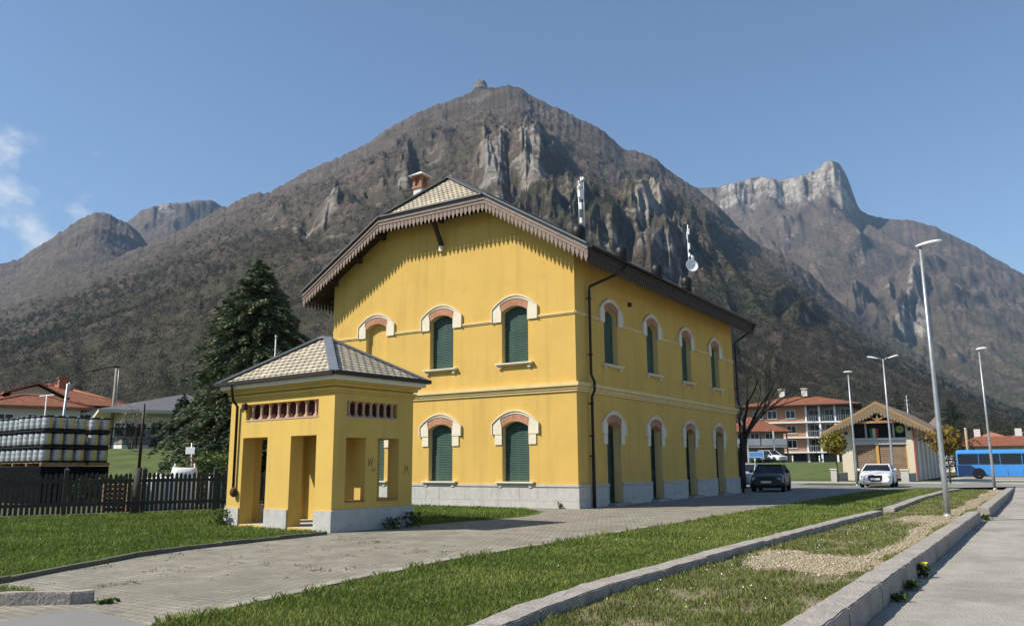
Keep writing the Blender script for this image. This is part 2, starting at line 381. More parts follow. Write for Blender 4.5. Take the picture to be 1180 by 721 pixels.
DRY = M('dry_soil', (0.24, 0.20, 0.12), 0.95, scale=1.2, col2=(0.13, 0.12, 0.06), bump=0.8, bscale=25, fine=0.25)
SAND = M('sandy_gravel', (0.38, 0.30, 0.185), 0.95, scale=2.5, col2=(0.25, 0.20, 0.12), bump=1.0, bscale=45, fine=0.3)
COBB = M_brick('cobble_paving', (0.275, 0.248, 0.198), (0.222, 0.2, 0.16), (0.15, 0.135, 0.10), 0.13, 0.13, 0.010, rough=0.9, bump=0.5, noise=0.32, wear=((0.16, 0.145, 0.11), 0.5, 0.48, 0.65))

far = 4500
g = MB(); N_ = 48
g.add([(0, 0, -0.3)]+[(far*math.cos(2*math.pi*k/N_), far*math.sin(2*math.pi*k/N_), -0.3) for k in range(N_)], [(0, 1+k, 1+(k+1) % N_) for k in range(N_)])
tag(g.build('ground', VALLEY, fixn=False), kind='structure')
def slab(name, poly, z0, z1, mat):
    b = MB(); b.prism(poly, [], (0, 0, z1), (1, 0, 0), (0, 1, 0), (0, 0, 1), z1-z0); return tag(b.build(name, mat), kind='structure')
KL = [(-4.2, -6), (-4.30, 3), (-4.48, 6.2), (-4.64, 7.1), (-4.80, 9), (-4.84, 14), (-4.80, 17), (-4.60, 27)]
slab('station_yard', [(-140, -30), (-4.2, -30)]+[(x+0.01, y) for x, y in KL]+[(-4.6, 27.2), (-4.6, 54), (-4.0, 58), (60, 58), (62, 74), (-9.5, 76), (-9.5, 120), (-20, 260), (-140, 260)], -0.3, 0.0, SOIL)
slab('track_bed', [(-3.9, -20), (-2.08, -20), (-2.08, 27.6), (-1.95, 54.8), (-4.58, 54), (-4.58, 27.2)]+[(x+0.30, y) for x, y in KL[::-1]][:-1]+[(-3.9, -20)], -0.3, -0.10, DRY)
_b = MB(); _b.add([(-1.78, -20, -.25), (30, -20, -.25), (30, 44, -.25), (-1.76, 44, -.25), (30, 57.99, .012), (-1.7, 57.99, .012)], [(0, 1, 2, 3), (3, 2, 4, 5)])
tag(_b.build('platform_road', ASPH2, fixn=False), kind='structure')
pathR = [(-6.2, 3.0), (-6.9, 4.69), (-7.11, 5.86), (-7.5, 8.16), (-7.75, 10.34), (-7.78, 11.84), (-7.76, 14.44), (-7.78, 17.86), (-7.85, 23.49), (-7.95, 27.0)]
lawnL = [(-11.0, 4.9), (-11.25, 5.46), (-11.76, 6.43), (-12.11, 7.24), (-12.47, 7.92), (-12.78, 9.14), (-12.9, 10.59), (-12.98, 12.63)]
patch = [(-13.2, 13.4), (-12.85, 15.9), (-12.75, 17.3), (-12.5, 18.6), (-12.45, 19.6), (-12.75, 21.0), (-13.3, 22.2), (-14.6, 23.3), (-16.5, 23.75), (-24, 23.9)]
sheet('cobble_path', pathR+[(-7.95, 28.5), (-13.1, 28.5), (-13.1, 24.1), (-24, 24.05)]+patch[::-1]+lawnL[::-1]+[(-10.9, 4.62), (-6.87, 4.62)][0:1]+[(-6.4, 3.0)][:0], 0.004, COBB)
sheet('access_road', [(-60, -25), (-4.9, -25), (-4.9, 2.4), (-5.7, 2.6), (-6.2, 3.0), (-6.87, 4.66), (-8.4, 4.85), (-8.4, 4.6), (-8.3, 3.6), (-9.2, -2), (-14, -8), (-60, -12)], 0.008, ASPH)
sheet('car_park', [(-7.95, 28.5), (-8.1, 40), (-7.9, 47), (-6.6, 52), (-4.6, 54.2), (-2, 57), (30, 58.1), (30, 66), (-60, 66), (-60, 41.2), (-13.1, 41.2), (-13.1, 28.5)], 0.006, ASPH)
sheet('far_road', [(-60, 66.5), (80, 62.5), (61, 72), (40, 72), (10, 70), (-60, 71)], 0.010, ROADP)
sheet('bus_yard', [(-9.49, 76.1), (70, 74.1), (90, 118), (-9.49, 112)], -0.26, ROADP)
# grass verge before the goods shed
sheet('verge', [(-14.5, 57.8), (-8.5, 57.6), (-8.0, 62.2), (-15, 63.2)], 0.014, SOIL)

# flush stone edging along the path
def edging(name, pts, wd, z0, z1, mat, seg=1.2, side=-1, rough=False):
    b = MB()
    P = [Vector((p[0], p[1], 0)) for p in pts]
    for a, c in zip(P, P[1:]):
        d = (c-a); n = max(1, round(d.length/seg)); d /= n; nrm = Vector((-d.y, d.x, 0)).normalized()*wd*side
        for k in range(n):
            p, q = a+d*(k+0.006), a+d*(k+0.994); j = random.uniform(-0.008, 0.008)
            b.prism([(0, 0), (1, 0), (1, 1), (0, 1)], [], p+Z*(z1+j), q-p, nrm, Z, z1-z0+j)
    o = b.build(name, mat, bevel=0 if rough else 0.012)
    if rough:
        bm = bmesh.new(); bm.from_mesh(o.data)
        bmesh.ops.bevel(bm, geom=[e for e in bm.edges if e.calc_length() > 0.15], offset=0.012, segments=2, affect='EDGES')
        for _ in range(3): bmesh.ops.subdivide_edges(bm, edges=[e for e in bm.edges if e.calc_length() > 0.16], cuts=1, use_grid_fill=True)
        C3 = np.array([v.co[:] for v in bm.verts])
        dz_ = 0.016*fbm(C3[:, 0]*3+C3[:, 2]*4, C3[:, 1]*3, 3); dx_ = 0.022*fbm(C3[:, 0]*2+9, C3[:, 1]*3+C3[:, 2]*5, 3)
        for v, p, q in zip(bm.verts, dz_, dx_): v.co.z += p; v.co.x += q
        bmesh.ops.triangulate(bm, faces=[f for f in bm.faces if len(f.verts) > 4])
        bm.to_mesh(o.data); bm.free()
    return tag(o, kind='structure')
KERB = M('worn_kerb_stone', (0.36, 0.325, 0.285), 0.9, scale=2.2, col2=(0.235, 0.21, 0.185), bump=0.9, bscale=22, fine=0.28, stain=((0.17, 0.105, 0.085), 1.1, 0.55, 0.75))
edging('path_edging', pathR[1:8], 0.17, -0.1, 0.02, M('mossy_concrete_edging', (0.34, 0.315, 0.26), 0.95, scale=2.5, col2=(0.22, 0.205, 0.155), bump=0.6, bscale=30, fine=0.25), 1.0, 1)
edging('lawn_edging', lawnL, 0.09, -0.1, 0.07, M('mossy_stone_edging', (0.15, 0.14, 0.10), 0.95, var=0.4, scale=4, bump=0.5), 0.8, -1)
edging('lawn_kerb', [(-14, 2.0), (-10.6, 3.8), (-9.3, 4.45), (-8.72, 4.92), (-8.62, 5.1)], 0.16, -0.1, 0.13, KERB, 1.0, 1, True)
mid = KL
edging('platform_kerb', mid, 0.31, -0.29, 0.02, KERB, 1.9, -1, True)
edging('platform_kerb', [(-4.55, 28.6), (-4.85, 39), (-4.75, 48), (-4.5, 52)], 0.34, -0.29, 0.012, KERB, 2.0, -1)
edging('platform_kerb', [(-2.09, -10), (-2.09, 27.5)], 0.31, -0.29, 0.03, KERB, 1.9, -1, True)
edging('platform_kerb', [(-2.0, 29.7), (-2.06, 54.6)], 0.34, -0.29, 0.03, KERB, 1.9, -1, True)

# ------------------------------------------------------------------ mountains
LEAF_ = M_attr('forest_canopy', rough=0.95, spec=0.05, trans=0.4)
def terrain():
    naz, nr = 1500, 660
    az = np.linspace(R(-82), R(14), naz); rr = 150*(4100/150)**np.linspace(0, 1, nr)
    A, RR = np.meshgrid(az, rr)
    def prof(pts, jit, smooth_px):
        a = np.array([azel(*p) for p in pts]); e = np.interp(az, a[:, 0], a[:, 1])
        step = az[1]-az[0]; k = max(1, int(smooth_px/F/step)); ker = np.hanning(2*k+3); ker /= ker.sum()
        es = np.convolve(np.pad(e, k+1, mode='edge'), ker, 'valid')
        k2 = 3; ker2 = np.hanning(2*k2+3); ker2 /= ker2.sum(); e = np.convolve(np.pad(e, k2+1, mode='edge'), ker2, 'valid')
        return e+jit*fbm(az*160, az*0+3.3, 4), es
    main = [(-420, 470), (-250, 430), (-80, 378), (0, 352), (50, 332), (100, 311), (165, 284), (200, 269), (230, 254), (264, 236), (292, 223), (311, 223), (358, 195.5), (400, 177), (421, 167), (446, 149), (476, 133), (503, 121), (528, 113), (545, 106), (562, 103), (572, 101), (585, 98.5), (599, 101), (613, 112), (649, 128), (663, 135), (695, 151), (718, 172), (736, 175), (756, 183), (770, 196), (795, 213), (806, 219), (830, 240), (850, 262), (875, 283), (905, 296), (930, 312), (955, 336), (995, 372), (1040, 398), (1080, 422), (1130, 450), (1180, 470), (1300, 505)]
    hillA = [(-420, 440), (-200, 372), (-90, 335), (0, 304), (24, 297), (71, 266), (95, 250), (113, 243.5), (125, 245), (146, 257), (170, 279), (200, 305), (260, 360), (330, 420)]
    hillB = [(20, 420), (90, 320), (125, 275), (153, 252), (165, 240.5), (180, 237), (198, 234), (215, 233), (236, 230), (246, 231), (255, 238), (290, 262), (340, 330), (420, 420)]
    massif = [(640, 400), (720, 280), (770, 230), (790, 216), (810, 217), (835, 214), (860, 207), (875, 203), (900, 208), (925, 202), (940, 196), (952, 185), (960, 184.5), (968, 189), (977, 205), (984, 226), (990, 241), (1000, 247), (1020, 252), (1050, 254), (1080, 262), (1130, 287), (1160, 305), (1180, 317), (1260, 365), (1400, 440), (1500, 480)]
    lay = [(main, 1750, 190, 0.0032, 60, 1.12), (hillA, 2400, 900, 0.003, 40, 1.1), (hillB, 3000, 1500, 0.0026, 40, 1.1), (massif, 3300, 1100, 0.0022, 70, 1.18)]
    H = np.full(A.shape, -40.0); own = np.zeros(A.shape, int)
    xw, yw = RR*np.sin(A), RR*np.cos(A)
    lam = lambda l: (xw/l, yw/l)
    def blobs(L):
        out = np.zeros(A.shape); return out
    cl = {0: [(372, 268, 36, 30, 0.8), (430, 235, 24, 34, 0.6), (462, 225, 14, 40, 0.65), (500, 190, 22, 18, 0.65), (565, 205, 28, 38, 1.0), (610, 205, 30, 42, 1.0), (655, 250, 38, 38, 0.75), (700, 285, 34, 30, 0.75), (745, 265, 30, 36, 1.2), (778, 300, 32, 30, 1.1), (775, 196, 16, 10, 0.8), (315, 265, 22, 16, 0.5), (446, 152, 9, 7, 0.9), (585, 104, 28, 6, 0.8), (860, 285, 22, 22, 0.6), (832, 262, 18, 20, 0.6), (715, 240, 10, 20, 0.4), (905, 355, 14, 12, 0.6), (930, 372, 18, 12, 0.5), (590, 280, 30, 20, 0.5), (520, 235, 14, 24, 0.45)],
          1: [(113, 252, 16, 8, 0.5), (60, 300, 20, 10, 0.2)],
          2: [(185, 248, 26, 14, 0.9), (232, 240, 16, 9, 0.7)],
          3: [(955, 212, 30, 32, 1.2), (900, 222, 46, 18, 1.1), (850, 228, 32, 14, 1.0), (975, 240, 18, 16, 0.9), (905, 275, 12, 18, 0.7), (1040, 372, 10, 24, 0.8), (1058, 358, 12, 32, 1.0), (988, 350, 12, 10, 0.7), (1025, 345, 8, 16, 0.6), (1075, 318, 14, 8, 0.4), (1130, 350, 60, 34, 0.45), (990, 290, 10, 14, 0.6), (1110, 405, 60, 12, 0.4), (1120, 330, 12, 10, 0.4)]}
    rock = np.zeros(A.shape)
    for i, (pts, Rd, r0, jit, smp, pw) in enumerate(lay):
        e, es = prof(pts, jit, smp)
        # ridge crest distance wanders so that spurs come forward
        Rl = Rd*(1+0.07*fbm(az*5+i*7, az*0+1.7*i, 3))
        sc = Rd/1750.0
        rib = ridged(A*Rd/430+1.1*fbm(A*6, RR/620, 3), RR/800.0+i*5, 4, 0.5)
        t0 = np.clip((RR-r0)/(Rl[None]-r0), 0, 1)
        warp = 70*sc*(rib-0.25)*np.sin(np.pi*np.clip(t0*0.97, 0, 1))**0.7
        warp += 60*sc*fbm(*lam(260*sc), 5)*np.sin(np.pi*t0)
        # bare cliffs where the photograph has them
        Ms = np.zeros(A.shape); st = np.zeros(A.shape)
        tt = np.clip((RR-r0)/(Rl[None]-r0), 0, 1)
        ebase = (es[None]*Rl[None])*tt**pw/RR
        for (bx, by, rx, ry, stv) in cl[i]:
            ba, be = azel(bx, by); da = (A-ba)/(rx/F); de = (ebase-be)/(ry/F)
            wob = 0.45*fbm(A*70+bx, RR/160., 3)
            m = np.exp(-((da+wob)**2+(de+wob)**2)*0.9)*stv
            Ms = np.maximum(Ms, m); st += m*np.tanh(de*2.2)
        crag = ridged(A*Rd/62+0.8*fbm(A*30, RR/200., 3), RR/260.+i, 4, 0.6)
        crag2 = ridged(A*Rd/120+3, RR/600.+i, 3, 0.6)
        warp += Ms*(46*sc*crag2+30*sc*crag)
        t = np.clip((RR+warp-r0)/(Rl[None]-r0), 0, 1)
        mixe = sstep(0.6, 0.93, t); ee = es[None]*(1-mixe)+e[None]*mixe
        hgt = ee*Rl[None]*t**pw + 26*sc*st*np.sin(np.pi*np.clip(t, 0, 1))**0.5
        over = np.clip((RR+warp-Rl[None]), 0, None)
        hgt = hgt-over*0.75
        hgt = hgt*np.where(RR < r0*0.9, 0, 1)-np.where(RR < r0*0.9, 40, 0)
        # stop the near face rising above the traced crest
        lim = np.maximum(e, es)[None]*RR*1.0
        hgt = np.where((i == 0) | (RR < Rl[None]), np.minimum(hgt, e[None]*RR+0.0), hgt)
        up = hgt > H
        H = np.where(up, hgt, H); rock = np.where(up, np.clip(Ms*(0.5+0.6*crag)+0.25*fbm(xw/70., yw/70.+H/60., 3)*(Ms > .15)-0.05, 0, 1.2), rock)
    # trees: lumpy canopy relief
    can = np.abs(perlin(xw/9., yw/9.))*3.0*np.clip(RR/900, .55, 1.3)+perlin(xw/4.3, yw/4.3)*1.7*np.clip(RR/900, .5, 1.3)+fbm(xw/60., yw/60., 3)*6
    H = H+can*np.clip(1-rock, 0.12, 1)*sstep(185, 330, RR)
    V = np.stack([xw, yw, H+EYE*0], -1).reshape(-1, 3)
    i0 = (np.arange(nr-1)[:, None]*naz+np.arange(naz-1)[None]).ravel()
    Fc = np.stack([i0, i0+1, i0+naz+1, i0+naz], 1)
    keep = (V[Fc[:, 0], 2] > -35) | (V[Fc[:, 2], 2] > -35)
    m = bpy.data.materials.new('wooded_mountain'); m.use_nodes = True; t = m.node_tree; b = t.nodes['Principled BSDF']
    b.inputs['Roughness'].default_value = 0.95; b.inputs['Specular IOR Level'].default_value = 0.1
    geo = nn(t, 'ShaderNodeNewGeometry'); ar = nn(t, 'ShaderNodeAttribute'); ar.attribute_name = 'rock'
    sx = nn(t, 'ShaderNodeSeparateXYZ'); t.links.new(geo.outputs['Position'], sx.inputs[0])
    def noise(scale, det=6, rg=0.6):
        n = nn(t, 'ShaderNodeTexNoise'); n.inputs['Scale'].default_value = scale; n.inputs['Detail'].default_value = det; n.inputs['Roughness'].default_value = rg
        t.links.new(geo.outputs['Position'], n.inputs['Vector']); return n.outputs['Fac']
    def mr_(v, a, b_, c=0, d=1):
        r_ = nn(t, 'ShaderNodeMapRange'); r_.inputs['From Min'].default_value = a; r_.inputs['From Max'].default_value = b_; r_.inputs['To Min'].default_value = c; r_.inputs['To Max'].default_value = d
        t.links.new(v, r_.inputs['Value']); return r_.outputs['Result']
    def mixc(f, a, c):
        x = nn(t, 'ShaderNodeMix', data_type='RGBA')
        t.links.new(f, x.inputs[0])
        for k, q in ((6, a), (7, c)):
            if isinstance(q, tuple): x.inputs[k].default_value = (*q, 1)
            else: t.links.new(q, x.inputs[k])
        return x.outputs[2]
    def math_(op, a, c):
        x = nn(t, 'ShaderNodeMath', operation=op)
        for k, q in ((0, a), (1, c)):
            if isinstance(q, (int, float)): x.inputs[k].default_value = q
            else: t.links.new(q, x.inputs[k])
        return x.outputs[0]
    bare = mixc(mr_(noise(0.09, 4), 0.35, 0.65), (0.076, 0.059, 0.048), (0.195, 0.149, 0.119))
    bare = mixc(mr_(noise(0.012, 4), 0.4, 0.65), bare, (0.080, 0.066, 0.050))
    ever = mixc(mr_(noise(0.1, 3), 0.35, 0.65), (0.034, 0.039, 0.018), (0.085, 0.083, 0.042))
    low = mr_(math_('ADD', sx.outputs['Z'], mr_(noise(0.006, 5), 0.2, 0.8, -220, 220)), 40, 460, 0.9, 0.05)
    veg = mixc(math_('MULTIPLY', low, mr_(noise(0.02, 5), 0.38, 0.56)), bare, ever)
    rk = mixc(mr_(noise(0.05, 8, 0.7), 0.35, 0.65), (0.13, 0.115, 0.098), (0.46, 0.41, 0.345))
    fac = math_('ADD', ar.outputs['Fac'], mr_(noise(0.028, 9, 0.75), 0.3, 0.7, -0.56, 0.42))
    fac = mr_(fac, 0.42, 0.68)
    t.links.new(mixc(fac, veg, rk), b.inputs['Base Color'])
    bp = nn(t, 'ShaderNodeBump'); bp.inputs['Strength'].default_value = 0.9; bp.inputs['Distance'].default_value = 7
    t.links.new(noise(0.22, 6, 0.75), bp.inputs['Height']); t.links.new(bp.outputs['Normal'], b.inputs['Normal'])
    # steep ground is bare too
    dz = np.gradient(H, axis=0)/np.gradient(RR, axis=0)
    rk_v = np.clip(rock+0.28*sstep(1.1, 2.0, np.abs(dz))*(RR > 600), 0, 1.3)
    o = raw_mesh('mountain', V, Fc[keep], m, smooth=True, attrs={'rock': rk_v.ravel()})
    tag(o, kind='structure')
    flat = np.flatnonzero((RR.ravel() < 1250) & (RR.ravel() > 215) & (H.ravel() > 2) & (rock.ravel() < 0.35) & (A.ravel() > R(-75)) & (A.ravel() < R(8)))
    rr_ = RR.ravel()[flat]; pick = flat[RNG.choice(len(flat), 19000, replace=False, p=(rr_**0.75*np.clip((1280-rr_)/500, 0, 1))/(rr_**0.75*np.clip((1280-rr_)/500, 0, 1)).sum())]
    Vp = V[pick]; rp = RR.ravel()[pick]; sz = RNG.uniform(1.8, 3.9, len(pick)); K = 26
    d = RNG.normal(size=(len(pick), K, 3)); d /= np.linalg.norm(d, axis=2)[..., None]; d[..., 2] *= 1.25
    P = Vp[:, None]+d*(sz*0.8)[:, None, None]*RNG.uniform(.5, 1, (len(pick), K, 1))+np.array([0, 0, 1.0])*sz[:, None, None]*0.4
    kind_ = np.clip(0.5+1.3*fbm(Vp[:, 0]/130., Vp[:, 1]/130., 4)+RNG.normal(0, .3, len(pick))-(Vp[:, 2]/900.), 0, 1) > 0.52
    hgt_ = sstep(60, 380, Vp[:, 2])[:, None]
    cA = np.where(kind_[:, None], np.array((0.027, 0.035, 0.017))*(1+1.3*hgt_)+hgt_*np.array((.045, .030, .026)), np.array((0.066, 0.054, 0.043))*(1+1.7*hgt_))*RNG.uniform(.92, 1.1, (len(pick), 1))
    o2 = leaves('woodland', P.reshape(-1, 3), np.repeat(np.clip(rp*0.00125, 0.28, 1.7), K), LEAF_, None, ((1, 1, 1), (1, 1, 1)), aspect=1.3)
    a_ = o2.data.attributes['tint']; c4 = np.ones((len(pick)*K*4, 4), np.float32); c4[:, :3] = np.repeat(cA, K*4, 0)*np.repeat(RNG.uniform(.88, 1.12, (len(pick)*K, 1)), 4, 0); a_.data.foreach_set('color', c4.ravel())
    tag(o2, kind='stuff')
    # the rock tooth on the summit
    a, e = azel(554, 110); d = 1745; c = Vector((math.sin(a)*d, math.cos(a)*d, 0)); px = d/F
    zt = e*d
    b2 = MB()
    prof_ = [(14, -40), (13, -8), (11.5, 4), (11, 12), (9.6, 20), (9.0, 26), (7, 31), (3.5, 35), (0.1, 36)]
    b2.lathe([(r_*px*0.92, z_*px/1.75) for r_, z_ in prof_], (0, 0, 0), 22, smooth=False)
    b2.v = [(x*(1+0.14*math.sin(z*.31+x*.2)), y*(1+.14*math.cos(z*.27+y*.23)), z+2.5*math.sin(x*.4+y*.6)) for x, y, z in b2.v]
    o = b2.build('rock_pinnacle', M('summit_rock', (0.21, 0.185, 0.15), 0.95, scale=0.1, col2=(0.09, 0.08, 0.065), bump=0.9, bscale=0.3, fine=0.25), loc=(c.x, c.y, zt))
    tag(o, kind='structure')
terrain()

# haze: valley air round everything
HZ = bpy.data.materials.new('haze_air'); HZ.use_nodes = True; t = HZ.node_tree; t.nodes.remove(t.nodes['Principled BSDF'])
pv = nn(t, 'ShaderNodeVolumePrincipled'); pv.inputs['Color'].default_value = (0.42, 0.67, 1.0, 1); pv.inputs['Density'].default_value = 0.000075; pv.inputs['Anisotropy'].default_value = 0.0
t.links.new(pv.outputs[0], t.nodes['Material Output'].inputs['Volume'])
hb = MB(); hb.box((0, 0, 672), (9300, 9300, 1349)); ho = hb.build('haze', HZ); ho['kind'] = 'stuff'

# ================================================================== THE STATION
def arc(cx, hw, zs, zc, n=10, rev=False):
    """points of a segmental arch from +hw to -hw"""
    out = []
    for k in range(n+1):
        u = 1-2*k/n; out.append((cx+hw*u, zs+(zc-zs)*(1-u*u)))
    return out[::-1] if rev else out
def opening(cx, hw, z0, zs, zc):
    return [(cx-hw, z0), (cx+hw, z0)]+arc(cx, hw, zs, zc)
def face(o, u, n):
    """local frame of a wall face: point(a, z, out)"""
    o = Vector(o); u = Vector(u); n = Vector(n)
    return o, u, n
def hood(parent, fr, cx, hw, zs, zc, zb, shoulder):
    o, u, n = fr
    b = MB()
    inner = [(cx+hw, zb), (cx+hw, zs), (cx+hw+0.06, zs+0.27)]+arc(cx, hw+0.02, zs+0.31, zc+0.27, 10)+[(cx-hw-0.06, zs+0.27), (cx-hw, zs), (cx-hw, zb)]
    ow = hw+0.39
    outer = [(cx-ow, zb), (cx-ow, zs+0.12)]+arc(cx, ow, zs+0.12, zc+0.36, 14, True)+[(cx+ow, zs+0.12), (cx+ow, zb)]
    b.prism(outer+inner, [], o+n*0.055, u, Z, n, 0.08)
    if shoulder:
        for s_ in (-1, 1):
            x0, x1 = sorted((cx+s_*hw, cx+s_*(hw+0.30)))
            b.prism([(x0, zb-0.36), (x1, zb-0.36), (x1, zb-0.012), (x0, zb-0.012)], [], o+n*0.04, u, Z, n, 0.07)
    # raised rim on the outer edge
    rim = [(cx-ow-0.035, zb), (cx-ow-0.035, zs+0.13)]+arc(cx, ow+0.035, zs+0.13, zc+0.405, 14, True)+[(cx+ow+0.035, zs+0.13), (cx+ow+0.035, zb)]
    rin = [(cx+ow-0.002, zb), (cx+ow-0.002, zs+0.12)]+arc(cx, ow-0.002, zs+0.12, zc+0.358, 14)+[(cx-ow+0.002, zs+0.12), (cx-ow+0.002, zb)]
    b.prism(rim+rin, [], o+n*0.09, u, Z, n, 0.12)
    return b
def brick_arch(fr, cx, hw, zs, zc):
    o, u, n = fr; b = MB()
    lo = arc(cx, hw, zs+0.003, zc+0.003, 10); hi = arc(cx, hw+0.015, zs+0.305, zc+0.262, 10, True)
    b.prism([(cx-hw-0.055, zs+0.268)]+hi+[(cx+hw+0.055, zs+0.268)]+lo, [], o+n*0.035, u, Z, n, 0.2)
    return b
def shutter(fr, cx, hw, z0, zc, depth, pitch=0.062):
    o, u, n = fr; b = MB()
    z = z0+0.02
    while z < zc:
        p = o+u*cx-n*depth+Z*(z+pitch/2)
        b.prism([(0, 0), (0.034, 0.008), (0.034, pitch-0.016), (0, pitch-0.004)], [], p-u*(hw-0.01)-Z*pitch/2, n, Z, -u, 2*hw-0.02)
        z += pitch
    b.prism([(cx-hw, z0), (cx+hw, z0), (cx+hw, zc+0.02), (cx-hw, zc+0.02)], [], o-n*(depth+0.01), u, Z, n, 0.03)
    return b
def ledge(fr, cx, hw, z, th=0.09, out=0.16):
    o, u, n = fr; b = MB()
    def bx(a0, a1, z0, z1, p): b.prism([(a0, z0), (a1, z0), (a1, z1), (a0, z1)], [], o+n*p, u, Z, n, p+0.02)
    bx(cx-hw, cx+hw, z-th*0.55, z, out); bx(cx-hw+0.04, cx+hw-0.04, z-th, z-th*0.55-0.001, out*0.7)
    for s_ in (-1, 1): bx(cx+s_*(hw-0.16)-0.055, cx+s_*(hw-0.16)+0.055, z-th-0.10, z-th-0.002, out*0.5)
    return b

st = thing('station_building', 'large two storey yellow station with green roller shutters and fretted gable', 'building', (X0, Y0, 0))
FRONT = face((0, 0, 0), (-1, 0, 0), (0, -1, 0))      # a runs leftwards from the corner
EAST = face((0, 0, 0), (0, 1, 0), (1, 0, 0))
WEST = face((-BW, BL, 0), (0, -1, 0), (-1, 0, 0))
BACK = face((-BW, BL, 0), (1, 0, 0), (0, 1, 0))
HW = 0.56
GF = (0.86, 2.75, 2.94, 2.50); UF = (5.0, 6.88, 7.08, 6.53)
fx = (2.46, 5.785, 9.11); ey = (2.75, 6.55, 10.35, 14.15)
SL = 0.604
def roof_z(a): return 8.65+SL*(a+1.0)
def gable_poly(): return [(0, 0), (BW, 0), (BW, roof_z(0)-0.2), (BW-3.0, roof_z(3.0)-0.2), (3.0, roof_z(3.0)-0.2), (0, roof_z(0)-0.2)]
b = MB()
TH = 0.42
o, u, n = FRONT
b.prism(gable_poly(), [opening(x, HW, GF[0], GF[1], GF[2]) for x in fx]+[opening(x, HW, UF[0], UF[1], UF[2]) for x in fx], o, u, Z, n, TH, side=1)
o, u, n = BACK
b.prism(gable_poly(), [opening(x, HW, UF[0], UF[1], UF[2]) for x in fx]+[opening(x, HW, GF[0], GF[1], GF[2]) for x in fx], o, u, Z, n, TH, side=1)
for fr in (EAST, WEST):
    o, u, n = fr
    b.prism([(TH, 0), (BL-TH, 0), (BL-TH, roof_z(0)-0.22), (TH, roof_z(0)-0.22)], [opening(y, HW, 0.10, GF[1], GF[2]) for y in ey]+[opening(y, HW, UF[0], UF[1], UF[2]) for y in ey], o, u, Z, n, TH, side=1)
b.box((-BW/2, BL/2, 4.45), (BW-2*TH-0.02, BL-2*TH-0.02, 0.2))
wall = b.build('wall', [YEL, CREAM], st)
# granite base with real block joints
pb = MB()
def blocks(fr, a0, a1, gaps):
    o, u, n = fr
    segs = []; x = a0
    for g0, g1 in sorted(gaps)+[(a1, a1)]:
        if g0 > x: segs.append((x, g0))
        x = g1
    for s0, s1 in segs:
        for (z0, z1, wd, off) in ((0, 0.235, 1.12, 0.3), (0.24, 0.70, 1.12, 0.0)):
            k = max(1, round((s1-s0)/wd)); x = s0
            cuts = [s0+(s1-s0)*(i+off*(0 < i < k))/k for i in range(k+1)]
            for p, q in zip(cuts, cuts[1:]):
                e = 0.045+random.uniform(0, 0.006)
                pb.prism([(p+0.004, z0), (q-0.004, z0), (q-0.004, z1), (p+0.004, z1)], [], o+n*e, u, Z, n, e+0.01)
        pb.prism([(s0, 0.705), (s1, 0.705), (s1, 0.775), (s0, 0.775)], [], o+n*0.075, u, Z, n, 0.085)
blocks(FRONT, -0.05, BW+0.05, []); blocks(BACK, -0.05, BW+0.05, [])
blocks(EAST, 0.0, BL, [(y-HW, y+HW) for y in ey]); blocks(WEST, 0.0, BL, [(y-HW, y+HW) for y in ey])
pb.build('granite_base', GRAN, st)
# string courses
sc = MB()
def course(fr, a0, a1, prof):
    o, u, n = fr
    for z0, z1, p in prof: sc.prism([(a0-p, z0), (a1+p, z0), (a1+p, z1), (a0-p, z1)], [], o+n*p, u, Z, n, p+0.01)
band = ((3.88, 3.955, 0.05), (3.958, 4.06, 0.085), (4.063, 4.19, 0.15))
for fr, a1 in ((FRONT, BW), (BACK, BW)): course(fr, 0, a1, band)
for fr in (EAST, WEST): 
    o, u, n = fr
    for z0, z1, p in band: sc.prism([(0.012, z0), (BL-0.012, z0), (BL-0.012, z1), (0.012, z1)], [], o+n*(p+0.002), u, Z, n, p+0.01)
sc.build('string_course', CREAM, st)
sc = MB()
for fr, cs, a1 in ((FRONT, fx, BW), (BACK, fx, BW), (EAST, ey, BL), (WEST, ey, BL)):
    o, u, n = fr; x = 0.0
    for c in list(cs)+[None]:
        e = (c-HW-0.43) if c is not None else a1
        sc = MB()
        for z0, z1, p in ((6.53, 6.575, 0.03), (6.574, 6.63, 0.055)): sc.prism([(x, z0), (e, z0), (e, z1), (x, z1)], [], o+n*p, u, Z, n, p+0.01)
        sc.build('upper_moulding', CREAM, st)
        if c is not None: x = c+HW+0.43
